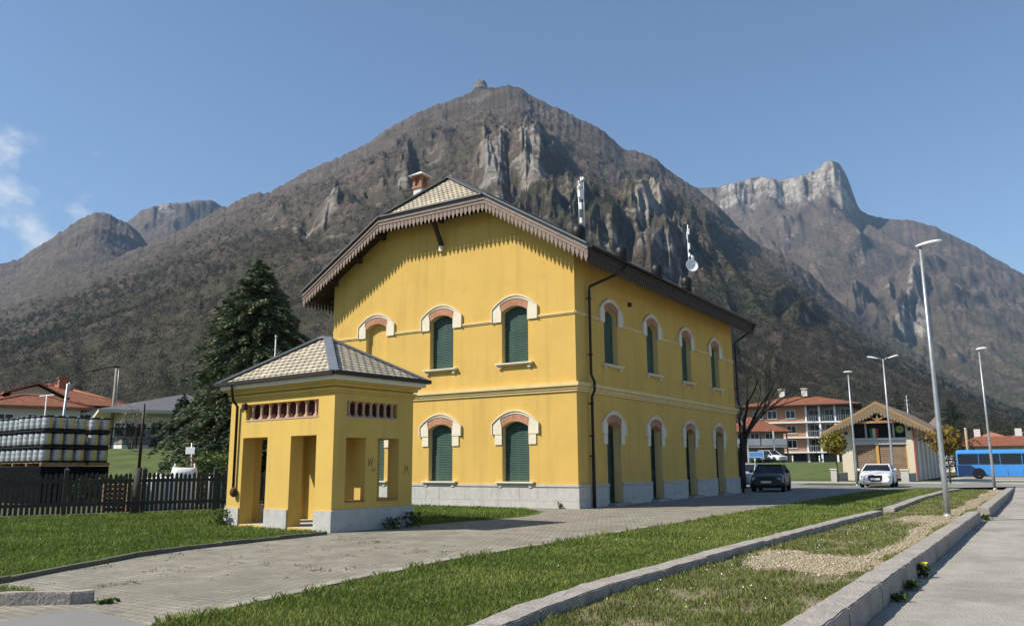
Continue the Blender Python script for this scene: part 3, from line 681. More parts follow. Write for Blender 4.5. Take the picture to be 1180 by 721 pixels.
# windows, doors
for fr, cs, kind in ((FRONT, fx, 'g'), (FRONT, fx, 'u'), (EAST, ey, 'd'), (EAST, ey, 'u'), (BACK, fx, 'u'), (BACK, fx, 'g'), (WEST, ey, 'u'), (WEST, ey, 'd')):
    for c in cs:
        z0, zs, zc, zb = UF if kind == 'u' else (GF if kind == 'g' else (0.10, *GF[1:]))
        blind = fr is FRONT and kind == 'u' and c == fx[2]
        hd = hood(st, fr, c, HW, zs, zc, zb, kind != 'u')
        if kind == 'd':
            o, u, n = fr
            d = MB(); dp = 0.30
            for s_ in (-1, 1):
                xa, xb = sorted((c+s_*0.008, c+s_*HW))
                d.prism([(xa, 0.10), (xb, 0.10), (xb, zc), (xa, zc)], [[(xa+0.1, 0.25), (xb-0.1, 0.25), (xb-0.1, 1.05), (xa+0.1, 1.05)], [(xa+0.1, 1.2), (xb-0.1, 1.2), (xb-0.1, 2.55), (xa+0.1, 2.55)]], o-n*dp, u, Z, n, 0.05)
                d.prism([(xa, 0.12), (xb, 0.12), (xb, zc-0.05), (xa, zc-0.05)], [], o-n*(dp+0.03), u, Z, n, 0.015)
            op = d.build('door', DGRN, st)
            h_ = MB(); h_.tube([o+u*(c+0.07)-n*(dp-0.05)+Z*1.05, o+u*(c+0.17)-n*(dp-0.05)+Z*1.05], 0.012, 6); h_.build('handle', BROWNM, op)
            s2 = MB(); s2.prism([(c-HW-0.1, -0.01), (c+HW+0.1, -0.01), (c+HW+0.1, 0.10), (c-HW-0.1, 0.10)], [], o+n*0.34, u, Z, n, 0.34+0.35); s2.build('doorstep', KERB, st)
        else:
            if blind:
                o, u, n = fr; nb = MB(); nb.prism([(c-HW, z0), (c+HW, z0), (c+HW, zc+0.05), (c-HW, zc+0.05)], [], o-n*0.18, u, Z, n, 0.05); op = nb.build('blind_niche', YEL, st)
            else:
                op = shutter(fr, c, HW, z0, zc, 0.24).build('shutter', GREN, st)
            ledge(fr, c, HW+0.22, z0+0.01 if kind == 'u' else z0+0.012).build('sill', STONE, op)
        hd.build('stone_hood', STONE, op)
        brick_arch(fr, c, HW, zs, zc).build('brick_arch', BRCK, op)
# roof
E1 = 1.0; OV = 0.85; HX = 3.2; zk = roof_z(HX); zr = roof_z(BW/2); ya = 0.42
ze = roof_z(-1.0)
rb = MB()
T_ = 0.17
W_ = BW
for sgn in (0, 1):
    X = (lambda a: -a) if not sgn else (lambda a: a-W_)
    p = [(X(-E1), -OV, ze), (X(-E1), BL+OV, ze), (X(HX), BL+OV, zk), (X(W_/2), BL-ya, zr), (X(W_/2), ya, zr), (X(HX), -OV, zk)]
    if sgn: p = p[::-1]
    rb.poly(p, 0, (0, 1, 0), T_)
for (y0, y1) in ((-OV, ya), (BL+OV, BL-ya)):
    p = [(-HX, y0, zk), (-W_/2, y1, zr), (-(W_-HX), y0, zk)]
    if y0 > 0: p = p[::-1]
    rb.poly(p[::-1], 0, (1, 0, 0), T_)
roof = rb.build('roof', [TILE, WOODD, FLASH], st)
# ridge, hip and verge flashings
fl = MB()
fl.tube([(-W_/2, ya, zr+0.02), (-W_/2, BL-ya, zr+0.02)], 0.11, 8)
for (y0, y1) in ((-OV, ya), (BL+OV, BL-ya)):
    for x in (-HX, -(W_-HX)): fl.beam((x, y0, zk+0.02), (-W_/2, y1, zr+0.03), 0.30, 0.06)
    for s_, x0, x1 in ((0, E1, -HX), (1, -(W_+E1), -(W_-HX))): fl.beam((x0, y0+(0.06 if y0 < 0 else -.06), ze+0.025), (x1, y0+(0.06 if y0 < 0 else -.06), zk+0.025), 0.34, 0.05)
    fl.beam((-HX, y0+(0.05 if y0 < 0 else -.05), zk+0.03), (-(W_-HX), y0+(0.05 if y0 < 0 else -.05), zk+0.03), 0.3, 0.05)
fl.build('flashing', FLASH, roof)
# fretted valance
fb = MB()
WOODM = M('dark_valance_wood', (0.075, 0.056, 0.045), 0.85, var=0.4, scale=7)  # darker brown wood for the valances along the side eaves
def valance(a, b_, out, teeth=0.19, ln=0.42):
    fb = MB(); a = Vector(a); b_ = Vector(b_); out = Vector(out); d = b_-a; L = d.length; k = round(L/teeth); hor = Vector((d.x, d.y, 0)); hl = hor.length; hd_ = hor/hl
    slope = d.z/hl
    fb.prism([(0, -0.02), (hl, -0.02+slope*hl), (hl, -0.17+slope*hl), (0, -0.17)], [], a+out*0.02, hd_, Z, out, 0.05)
    fb.prism([(0, 0.02), (hl, 0.02+slope*hl), (hl, -0.045+slope*hl), (0, -0.045)], [], a+out*0.055, hd_, Z, out, 0.06)
    for i in range(k):
        c = hl*(i+0.5)/k; z0 = slope*c-0.10; w_ = hl/k*0.40; l2 = ln*(1.0 if i % 2 else 0.93)
        pl = [(c-w_, z0+slope*-w_), (c-w_, z0-l2*0.52), (c-w_*1.08, z0-l2*0.60), (c-w_*0.45, z0-l2*0.72), (c-w_*0.5, z0-l2*0.82), (c, z0-l2), (c+w_*0.5, z0-l2*0.82), (c+w_*0.45, z0-l2*0.72), (c+w_*1.08, z0-l2*0.60), (c+w_, z0-l2*0.52), (c+w_, z0+slope*w_)]
        fb.prism(pl, [], a+out*0.0, hd_, Z, out, 0.025)
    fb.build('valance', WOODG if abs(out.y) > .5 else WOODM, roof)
for y0, out in ((-OV, (0, -1, 0)), (BL+OV, (0, 1, 0))):
    yy = y0+out[1]*0.0
    
    for _a, _c in (((E1, ze), (-HX, zk)), ((-HX, zk), (-(W_-HX), zk)), ((-(W_-HX), zk), (-(W_+E1), ze))): valance((_a[0], yy, _a[1]-T_+0.02), (_c[0], yy, _c[1]-T_+0.02), out)
valance((E1-0.06, -OV+0.06, ze-T_+0.01), (E1-0.06, BL+OV-0.06, ze-T_+0.01), (1, 0, 0)); valance((-(W_+E1)+0.06, -OV+0.06, ze-T_+0.01), (-(W_+E1)+0.06, BL+OV-0.06, ze-T_+0.01), (-1, 0, 0))
# purlins and king strut
pu = MB()
for a in (0.15, 1.5, 2.8):
    for X in (-a, a-W_):
        zz = roof_z(a)-T_-0.12-0.03
        for yy in (-OV/2+0.02, BL+OV/2-0.02): MB().box((X, yy, zz), (0.15, OV-0.06, 0.2)).build('purlin', WOODD, roof)
pu.beam((-W_/2, -0.02, 9.75), (-W_/2, -0.62, 10.78), 0.12, 0.15); pu.build('strut', WOODD, roof); MB().box((-W_/2, -0.4, 10.85), (0.16, 0.8, 0.2)).build('purlin', WOODD, roof)
MB().beam((-W_/2, BL+0.02, 9.35), (-W_/2, BL+0.70, 10.75), 0.16, 0.2).build('strut', WOODD, roof)
y = 0.6
while y < BL:
    for s_, X in ((1, 0.0), (-1, -W_)): MB().box((X+s_*0.46, y, roof_z(-0.46)-T_-0.10), (0.86, 0.12, 0.13), tilt=('Y', s_*math.atan(SL))).build('rafter', WOODD, roof)
    y += 0.95
cb = MB(); cb.box((-W_/2, -0.07, 9.70), (0.16, 0.15, 0.2)); cb.build('corbel', STONE, st)
# gutters and downpipes
def gutter(x, s_):
    b = MB(); n = 7; prof = [(0.085*math.cos(math.pi+math.pi*k/n), 0.085*math.sin(math.pi+math.pi*k/n)) for k in range(n+1)]
    pts = [(x+s_*0.09+p[0], yy, ze-0.06+p[1]) for yy in (-OV-0.02, BL+OV+0.02) for p in prof]; m = n+1
    b.add(pts, [(i, i+1, m+i+1, m+i) for i in range(n)], 0, smooth=True)
    o = b.build('gutter', BROWNM, roof, fixn=False); sm = o.modifiers.new('sol', 'SOLIDIFY'); sm.thickness = 0.008
    for yy in (-OV-0.02, BL+OV+0.02): pass
    return o
gutter(E1, 1); gutter(-(W_+E1), -1)
def downpipe(y0, yw, y1):
    b = MB()
    b.tube([(E1+0.09, y0, ze-0.13), (E1+0.06, y0, ze-0.25), (E1-0.15, y0+(yw-y0)*.25, ze-0.50), (0.16, yw, 7.62), (0.13, yw, 7.45), (0.13, yw, 4.5), (0.25, yw, 4.25), (0.25, yw, 3.95), (0.14, yw, 3.72), (0.14, yw, 1.7)], 0.05, 8)
    b.tube([(0.14, yw, 1.75), (0.14, yw, 0.0)], 0.062, 8)
    for z_ in (7.2, 5.2, 3.5, 2.4, 1.72): b.tube([(0.13, yw, z_-0.03), (0.13, yw, z_+0.03)], 0.075, 8); b.box((0.06, yw, z_), (0.13, 0.03, 0.03))
    b.build('downpipe', BROWNM, roof)
downpipe(2.0, 0.85, 0); downpipe(BL+0.6, BL+0.12, 0)
# chimney and cowls
_p = (lambda d: (X0-7.7)/d.x)(ray(485, 195)); cx_ = -7.7; cy_ = ray(485, 195).y*_p-Y0; zt_ = ray(485, 195).z*_p+EYE-2.1
_zb = roof_z(BW-7.7)-0.5; ch = MB(); ch.box((cx_, cy_, (_zb+zt_+1.2)/2), (0.42, 0.42, zt_+1.2-_zb)); ch = ch.build('chimney', PLAST_W, roof)
c2 = MB()
for sx_ in (-1, 1):
    for sy_ in (-1, 1): c2.box((cx_+sx_*0.17, cy_+sy_*0.17, zt_+1.46), (0.12, 0.12, 0.44))
c2.box((cx_, cy_, zt_+1.24), (0.52, 0.52, 0.09)); c2.box((cx_, cy_, zt_+1.46), (0.07, 0.34, 0.42)); c2.box((cx_, cy_, zt_+1.70), (0.54, 0.54, 0.06))
c2.build('brick_vent', M('tan_chimney_brick', (0.40, 0.20, 0.115), 0.9, var=0.35, scale=12), ch)
c3 = MB(); a = 0.40; zz = zt_+1.735
c3.add([(cx_-a, cy_-a, zz), (cx_+a, cy_-a, zz), (cx_+a, cy_+a, zz), (cx_-a, cy_+a, zz), (cx_, cy_, zz+0.27)], [(0, 1, 4), (1, 2, 4), (2, 3, 4), (3, 0, 4), (3, 2, 1, 0)]); c3.build('cap', PLAST_W, ch)
def on_slope(px, py, x):
    """point of the sight line at plane X = X0+x, local to the station"""
    d = ray(px, py); k = (X0+x)/d.x; return Vector((x, d.y*k-Y0, d.z*k+EYE))
for px, py in ((667, 266), (716, 290), (757, 310), (791, 324)):
    p = on_slope(px, py, -2.2); zs_ = roof_z(2.2)
    v = MB(); v.tube([(p.x, p.y, zs_-0.1), (p.x, p.y, p.z-0.1)], 0.27, 12); v.lathe([(0.27, -0.1), (0.30, 0.02), (0.31, 0.16), (0.28, 0.32), (0.18, 0.44), (0.0, 0.5)], (p.x, p.y, p.z-0.22), 14)
    v.build('roof_cowl', BLACK, roof)
wb = MB(); wb.box((0.06, 4.4, 7.55), (0.1, 0.14, 0.16)); wb.build('wall_lamp', BROWNM, st)

# ------------------------------------------------------------------ masts on the roof
def mast(name, label, px, ytop, ybase, x, rot=0):
    p = on_slope(px, ybase, x); top = on_slope(px, ytop, x); zs_ = roof_z(-x if x > -BW/2 else BW+x)
    return thing(name, label, 'antenna', (X0+x, Y0+p.y, zs_)), top.z-zs_, p.y
t_, hh, yy = mast('antenna_mast', 'twin pole antenna mast with white panel boxes above the roof edge', 668, 203, 268, -2.6)
b = MB(); b.tube([(0, 0, -0.1), (0, 0, hh-0.35)], 0.03, 8); b.build('pole', GALV, t_)
b = MB(); b.tube([(0.10, 0.27, -0.1), (0.10, 0.27, hh)], 0.022, 8); b.beam((0, 0, hh-0.9), (0.1, .27, hh-0.9), .03, .03); b.beam((0, 0, hh-1.9), (0.1, .27, hh-1.9), .03, .03); b.build('pole', GALV, t_)
for z_, s_, oy in ((hh-0.83, (0.12, 0.36, 0.44), 0.0), (hh-0.42, (0.10, 0.2, 0.2), 0), (hh-1.40, (0.10, 0.11, 0.30), 0.0), (hh-0.10, (0.09, 0.13, 0.13), 0.25), (hh-0.17, (0.07, 0.06, 0.16), 0.05), (hh-0.62, (0.07, 0.10, 0.10), -0.2), (hh-0.36, (0.06, 0.07, 0.10), -0.14), (hh-2.05, (0.09, 0.12, 0.24), 0.0)):
    q_ = MB(); q_.box((0.09, oy, z_), s_); q_.build('panel', WHITE, t_, bevel=0.01)
t_, hh, yy = mast('antenna_mast', 'antenna mast carrying a round white dish near the far eaves', 795, 263, 326, -2.4)
b = MB(); b.tube([(0, 0, -0.1), (0, 0, hh-0.15)], 0.028, 8); b.build('pole', GALV, t_)
for z_, s_, oy in ((hh-0.36, (0.10, 0.16, 0.22), 0.0), (hh-0.10, (0.06, 0.05, 0.34), -0.08), (hh-0.6, (0.05, 0.04, 0.42), -0.24), (hh-1.15, (0.10, 0.12, 0.34), 0.0), (hh-1.65, (0.09, 0.12, 0.2), 0.0), (hh-0.25, (0.05, 0.04, 0.26), 0.1), (hh-1.72, (0.08, 0.28, 0.28), 0.48)):
    q_ = MB(); q_.box((0.06, oy, z_), s_); q_.build('panel', WHITE, t_, bevel=0.01)
b = MB(); b.beam((0, 0, hh-1.72), (0.04, 0.48, hh-1.72), .03, .03); b.build('bracket', GALV, t_)
d_ = MB(); pr = [(0.02, 0.0), (0.15, 0.012), (0.26, 0.05), (0.345, 0.11), (0.35, 0.12), (0.335, 0.115), (0.255, 0.06), (0.14, 0.022), (0.0, 0.012)]
d_.lathe(pr, (0, 0, 0), 22, axis='X'); dish = d_.build('dish', WHITE, t_, loc=(0.10, 0.08, hh-2.28)); dish.rotation_euler = (0, R(-8), R(-48))
b = MB(); b.tube([(0.02, 0, -0.2), (0.3, 0, 0), (0.02, 0, 0.2)], 0.01, 6); b.ell((0.3, 0, 0), (0.05, 0.04, 0.04)); b.build('feed_horn', LGREY, dish)
t_, hh, yy = mast('antenna_mast', 'thin dark rod antenna rising behind the gable verge', 607, 218, 246, -BW/2)
b = MB(); b.tube([(0, 0, -0.1), (0, 0, hh)], [0.03, 0.022], 8); b.ell((0, 0, hh), (0.035, 0.035, 0.05)); b.build('rod', BLACK, t_)

# ================================================================== THE SHELTER
sh_rz = R(-5)
sh = thing('shelter', 'small open yellow brickwork shelter with pyramid tiled roof', 'shelter', (-13.19, 13.01, 0), sh_rz)
SW, SD, SH = 4.0, 2.46, 3.30
TK = 0.36
LF = face((0, 0, 0), (-1, 0, 0), (0, -1, 0)); RF = face((0, 0, 0), (0, 1, 0), (1, 0, 0))
LB = face((-SW, SD, 0), (1, 0, 0), (0, 1, 0)); RB_ = face((-SW, SD, 0), (0, -1, 0), (-1, 0, 0))
def rect(a0, a1, z0, z1): return [(a0, z0), (a1, z0), (a1, z1), (a0, z1)]
b = MB()
doors = [rect(0.59, 1.52, 0.06, 2.12), rect(2.42, 3.42, 0.06, 2.12)]
vent_l = rect(0.56, 3.35, 2.52, 2.93); vent_r = rect(0.34, 1.93, 2.50, 2.88)
wins = [rect(0.36, 0.95, 0.66, 2.06), rect(1.32, 2.0, 0.66, 2.06)]
b.prism(rect(0, SW, 0, SH), doors+[vent_l], *[LF[0], LF[1], Z, LF[2]], TK)
b.prism(rect(0, SW, 0, SH), [rect(0.95, 1.7, 0.06, 2.12), rect(2.84, 3.52, 0.66, 2.06)], *[LB[0], LB[1], Z, LB[2]], TK)
b.prism(rect(TK, SD-TK, 0, SH), [rect(max(w_[0][0], TK+0.001), min(w_[1][0], SD-TK-0.001), 0.66, 2.06) for w_ in wins]+[rect(TK+0.001, 1.93, 2.50, 2.88)], *[RF[0], RF[1], Z, RF[2]], TK)
b.prism(rect(TK, SD-TK, 0, SH), [rect(0.6, 1.75, 0.06, 2.12)], *[RB_[0], RB_[1], Z, RB_[2]], TK)
b.build('wall', YEL2, sh)
b = MB()
def pl(fr, a0, a1, z, p=0.03): MB().prism(rect(a0, a1, -0.05, z), [], fr[0]+fr[2]*p, fr[1], Z, fr[2], p+0.02).build('granite_base', GRAN, sh)
for fr in (LF, LB):
    for a0, a1, z in ((-0.03, 0.57, 0.46), (1.54, 2.40, 0.45), (3.44, SW+0.03, 0.44)): pl(fr, a0, a1, z)
pl(RF, 0.0, SD, 0.48, 0.032); pl(RB_, 0.0, SD, 0.48, 0.032)
b = MB(); b.box((-SW/2, SD/2, 0.02), (SW-0.06, SD-0.06, 0.09)); b.build('floor_slab', CONC, sh)
b = MB(); b.prism(rect(wins[0][0][0]+.01, wins[0][1][0], .63, .66), [], RF[0]+RF[2]*0.02, RF[1], Z, RF[2], 0.3); b.prism(rect(1.32, 1.99, .63, .659), [], RF[0]+RF[2]*0.02, RF[1], Z, RF[2], 0.3); b.build('sill', TERRA2, sh)
# baluster vents
PINKST = M('pink_terracotta_baluster', (0.50, 0.33, 0.23), 0.85, var=0.25, scale=6)
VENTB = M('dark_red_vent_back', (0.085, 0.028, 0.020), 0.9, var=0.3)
def baluster(fr, a, z0, z1, par):
    q_ = MB(); h = z1-z0; p = fr[0]+fr[1]*a-fr[2]*0.10+Z*z0
    q_.lathe([(0.075, 0), (0.075, 0.09*h), (0.045, 0.13*h), (0.034, 0.3*h), (0.036, 0.5*h), (0.034, 0.7*h), (0.045, 0.87*h), (0.075, 0.91*h), (0.075, h)], p, 10)
    return q_.build('baluster', PINKST, par)
for fr, vr, k in ((LF, vent_l, 8), (RF, (( TK, 2.50), (1.93, 2.5), (1.93, 2.88)), 7)):
    q_ = MB(); a0, a1, z0, z1 = vr[0][0], vr[1][0], vr[0][1], vr[2][1]
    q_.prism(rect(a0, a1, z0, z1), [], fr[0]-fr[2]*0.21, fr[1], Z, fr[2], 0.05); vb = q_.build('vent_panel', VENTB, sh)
    q_ = MB(); q_.prism(rect(a0, a1, z0, z0+0.035), [], fr[0]+fr[2]*0.012, fr[1], Z, fr[2], 0.2); q_.build('vent_sill', PINKST, vb)
    for i in range(k): baluster(fr, a0+(a1-a0)*(i+0.55)/k, z0+0.036, z1, vb)
# cornice, roof
b = MB()
def ring(z0, z1, p, mi=0): b.box((-SW/2, SD/2, (z0+z1)/2), (SW+2*p, SD+2*p, z1-z0), mi=mi)
ring(3.05, 3.10, 0.03); ring(3.10, 3.16, 0.06); ring(SH-0.1, SH-0.03, 0.08); ring(SH-0.03, SH+0.02, 0.13); b.build('moulding', YEL2, sh)
b = MB(); ring(SH+0.02, SH+0.15, 0.22); b.build('cornice', M('white_cornice', (0.76, 0.71, 0.56), 0.85, var=0.1, scale=2), sh)
p = 0.285; z0 = SH+0.16; c_ = Vector((-SW/2, SD/2, 0))
hx, hy = SW/2+p, SD/2+p
rid = 0.14; zap = z0+1.14
b = MB()
cr_ = [c_+Vector((sx_*hx, sy_*hy, z0)) for sx_, sy_ in ((-1, -1), (1, -1), (1, 1), (-1, 1))]
r0, r1 = c_+Vector((-rid, 0, zap)), c_+Vector((rid, 0, zap))
b.poly([cr_[0], cr_[1], r1, r0], 0, (1, 0, 0)); b.poly([cr_[1], cr_[2], r1], 0, (0, 1, 0)); b.poly([cr_[2], cr_[3], r0, r1], 0, (1, 0, 0)); b.poly([cr_[3], cr_[0], r0], 0, (0, 1, 0))
b.poly([c_+Vector((sx_*hx, sy_*hy, z0-0.004)) for sx_, sy_ in ((-1, -1), (-1, 1), (1, 1), (1, -1))], 1)
rf = b.build('roof', [TILE, WOODD], sh)
b = MB()
BLUEG = M('blue_grey_ridge_sheet', (0.20, 0.215, 0.235), 0.55, var=0.2, metallic=0.2)
for q_ in ((cr_[0], r0), (cr_[1], r1), (cr_[2], r1), (cr_[3], r0), (r0, r1)): b.beam(q_[0]+Z*0.02, q_[1]+Z*0.035, 0.20, 0.05)
b.build('ridge_sheet', BLUEG, rf)
b = MB()
for q_ in range(4): b.beam(cr_[q_]+Z*0.0, cr_[(q_+1) % 4]+Z*0.0, 0.12, 0.085)
b.build('gutter', BROWNM, rf)
b = MB(); xx = -3.62
b.tube([(xx, -0.30, 3.42), (xx, -0.26, 3.25), (xx-0.02, -0.2, 3.05), (xx-0.02, -0.07, 2.9), (xx-0.02, -0.06, 0.75)], 0.035, 8); b.build('downpipe', BROWNM, rf)
b = MB(); b.ell((xx+0.02, -0.08, 0.82), (0.1, 0.08, 0.12), jit=0.1); b.build('pipe_shoe', M('rusty_iron', (0.12, 0.055, 0.035), 0.9, var=0.5), rf)
b = MB(); b.box((-3.35, -0.06, 2.88), (0.14, 0.1, 0.16)); b.build('bulkhead_lamp', BROWNM, sh, bevel=0.02)
# graffiti scribbles sprayed on the shaded face: raised hair-thin strokes
GRAF = M('black_spray_paint', (0.05, 0.045, 0.04), 0.7, var=0.4); GRAFR = M('brown_spray_paint', (0.22, 0.15, 0.06), 0.8, var=0.4)
gb = MB()
def stroke(pts, w_=0.018, mi=0, lift=0.004):
    for (a0, z0_), (a1, z1_) in zip(pts, pts[1:]):
        d = Vector((a1-a0, z1_-z0_)); L = d.length
        if L < 1e-5: continue
        nn_ = Vector((-d.y, d.x))/L*w_/2; d = d/L*w_*0.4
        q_ = [(a0-d.x-nn_.x, z0_-d.y-nn_.y), (a1+d.x-nn_.x, z1_+d.y-nn_.y), (a1+d.x+nn_.x, z1_+d.y+nn_.y), (a0-d.x+nn_.x, z0_-d.y+nn_.y)]
        gb.prism(q_, [], (lift, 0, 0), (0, 1, 0), Z, (1, 0, 0), lift)
        lift += 0.0006
def loop(a, z, ra, rz_, n=10, t0=0, t1=6.28): return [(a+ra*math.cos(t0+(t1-t0)*k/n), z+rz_*math.sin(t0+(t1-t0)*k/n)) for k in range(n+1)]
stroke([(1.03, 1.60), (1.06, 1.42), (1.10, 1.58), (1.14, 1.42), (1.18, 1.62)], .016); stroke(loop(1.2, 1.38, .05, .08, 8, 3.3, 6.1), .016)
stroke([(2.18, 1.2), (2.22, 1.45), (2.25, 1.3), (2.3, 1.42), (2.33, 1.2)], .012)
gb.build('graffiti', GRAFR, sh)
gb = MB(); gi = gb
def inner(pts, w_=0.03):
    for (a0, z0_), (a1, z1_) in zip(pts, pts[1:]): gi.beam((a0, SD-TK-0.004, z0_), (a1, SD-TK-0.004, z1_), w_, 0.004, up=Vector((0, 1, 0)))
inner([(-1.12, 1.75), (-1.2, 1.68), (-1.12, 1.6), (-1.05, 1.68), (-1.12, 1.75)]); inner([(-0.95, 1.75), (-1.02, 1.68), (-.95, 1.6), (-.88, 1.68), (-0.95, 1.75)]); inner([(-1.1, 1.2), (-1.1, 1.52), (-0.93, 1.52)], .04); inner([(-1.1, 1.37), (-0.97, 1.37)], .04)
inner([(-1.06, 1.05), (-1.06, 1.13)], .09); inner([(-1.06, 0.84), (-1.06, 0.92)], .09)
gb.build('graffiti', GRAF, sh)

# ================================================================== STREET LAMPS
def lamp_post(label, loc, h, head, rz=0, lean=(0, 0)):
    t = thing('street_lamp', label, 'street lamp', loc, rz, 'tall street lamps around the station yard')
    b = MB(); b.tube([(0, 0, -0.1), (0, 0, 1.2), (lean[0]*0.4, 0, h*0.5), (lean[0], 0, h-0.1)], [0.085, 0.082, 0.062, 0.042], 10); b.build('pole', GALV, t)
    b = MB(); b.lathe([(0.15, -0.05), (0.15, 0.02), (0.10, 0.05), (0.088, 0.07)], (0, 0, 0), 10); b.build('base_collar', GALV, t)
    for (dx, ln, wd, th, tilt) in head:
        s_ = 1 if dx >= 0 else -1
        b = MB(); n, m_ = 12, 8
        b.ell((0, 0, 0), (ln/2, wd/2, th/2), 14, 8)
        b.v = [(x, y, z if z > 0 else z*0.55) for x, y, z in b.v]
        o = b.build('lamp_head', WHITE, t, loc=(lean[0]+dx, 0, h)); o.rotation_euler = (0, -s_*R(tilt), 0)
        if abs(dx) > 0.45:
            a = MB(); a.tube([(lean[0], 0, h-0.25), (lean[0]+dx*0.35, 0, h-0.05), (lean[0]+dx*0.8, 0, h-0.01)], 0.025, 6); a.build('arm', GALV, t)
        l2 = MB(); l2.ell((0, 0, -th*0.26), (ln*0.33, wd*0.36, th*0.14), 10, 6); l2.build('diffuser', LGREY, o)
    return t
lamp_post('tall grey lamp post with a single flat white head beside the gravel strip', (-2.58, 27.11, -0.1), 8.15, [(0.27, 0.86, 0.34, 0.17, 12)], rz=R(28))
lamp_post('grey lamp post with flat white head in front of the blue bus', (-2.76, 56.25, -0.1), 8.3, [(0.15, 0.66, 0.34, 0.2, 6)], rz=R(20))
lamp_post('twin headed grey lamp post in front of the gabled shed doors', (-8.19, 56.55, 0), 8.15, [(-0.62, 0.68, 0.3, 0.15, 14), (0.62, 0.68, 0.3, 0.15, 14)], rz=R(10))
lamp_post('slim grey lamp post with a small cap left of the white car', (-10.66, 58.09, 0), 7.5, [(0.0, 0.62, 0.36, 0.14, 0)], rz=R(20))

# ================================================================== GOODS SHED
def xat(px, py, Y):
    d = ray(px, py); k = Y/d.y; return d.x*k, EYE+d.z*k
SYD = 76.0
xl, xr = xat(972, 545, SYD)[0], xat(1056.5, 545, SYD)[0]
W2 = xr-xl
za = xat(1008, 462, SYD-1.2)[1]; zel = xat(948, 499, SYD-1.2)[1]; xel = xat(945, 495, SYD-1.2)[0]; xer = xat(1075, 491, SYD-1.2)[0]; xa = xat(1008.5, 462, SYD-1.2)[0]
gs = thing('goods_shed', 'old railway goods shed with wooden gable roof and brown plank doors', 'shed', (xl, SYD, 0))
def L2(px, py, out=0.0):
    x, z = xat(px, py, SYD-out); return x-xl, z
D2 = 17.0
zt2 = L2(1056, 487)[1]
b = MB(); c0 = L2(981, 500)[0]; c1 = L2(1043.5, 500)[0]
pt = L2(1008, 470)[1]
b.prism([(0, 0), (c0, 0), (c0, zt2), (0, zt2-0.4)], [], (0, 0, 0), (1, 0, 0), Z, (0, -1, 0), 0.8)
b.prism([(c1, 0), (W2, 0), (W2, zt2-0.4), (c1, zt2)], [], (0, 0, 0), (1, 0, 0), Z, (0, -1, 0), 0.8)
b.box((W2-0.2, D2/2+0.4, (zt2-0.4)/2), (0.4, D2-0.8, zt2-0.4)); b.box((0.2, D2/2+0.4, (zt2-0.4)/2), (0.4, D2-0.8, zt2-0.4)); b.box((W2/2, D2-0.2, zt2/2), (W2-0.82, 0.4, zt2))
b.build('wall', PLAST_O, gs)
b = MB()
for k in range(6): MB().box((W2+0.08, 1.2+k*(D2-2.4)/5, zt2/2-0.35), (0.16, 0.5, zt2-0.75)).build('buttress', PLAST_W, gs)
z_l = L2(1010, 512)[1]; z_l2 = L2(1010, 504.5)[1]; zbeam = L2(1010, 486.5)[1]
PLK = M_brick('brown_plank_doors', (0.25, 0.175, 0.115), (0.20, 0.14, 0.09), (0.09, 0.06, 0.04), 2.6, 0.17, 0.012, noise=0.2)
mid_x = L2(1011.5, 530)[0]
for a0, a1 in ((c0+0.12, mid_x-0.12), (mid_x+0.12, c1-0.12)):
    q_ = MB(); q_.prism(rect(a0, a1, 0.15, z_l-0.02), [], (0, 0.35, 0), (1, 0, 0), Z, (0, -1, 0), 0.08); q_.build('plank_door', PLK, gs)
YW = M('yellow_painted_timber', (0.56, 0.31, 0.06), 0.7, var=0.2); ORW = M('orange_stained_timber', (0.33, 0.20, 0.09), 0.75, var=0.3, scale=4)
b = MB(); b.box((mid_x, 0.32, z_l/2), (0.22, 0.14, z_l)); b.box((c0+0.06, 0.32, z_l/2), (0.12, 0.12, z_l)); b.box((c1-0.06, 0.32, z_l/2), (0.12, 0.12, z_l)); b.build('door_posts', YW, gs)
b = MB(); b.prism(rect(c0, c1, z_l, z_l2), [], (0, 0.18, 0), (1, 0, 0), Z, (0, -1, 0), 0.3); b.prism(rect(c0-0.1, c1+0.1, z_l2-0.12, z_l2+0.02), [], (0, -0.05, 0), (1, 0, 0), Z, (0, -1, 0), 0.5); b.build('ledge', LGREY, gs)
b = MB(); b.prism(rect(c0, c1, z_l2, zbeam+0.1), [], (0, 0.55, 0), (1, 0, 0), Z, (0, -1, 0), 0.06); up_ = b.build('opening_shade', GLASSD, gs)  # dark sheet stands for the unlit inside of the opening
b = MB()
for px in (997, 1029): 
    a = L2(px, 500)[0]; b.box((a, 0.45, (z_l2+zbeam)/2), (0.16, 0.12, zbeam-z_l2-0.02))
b.build('mullion', LGREY, up_)
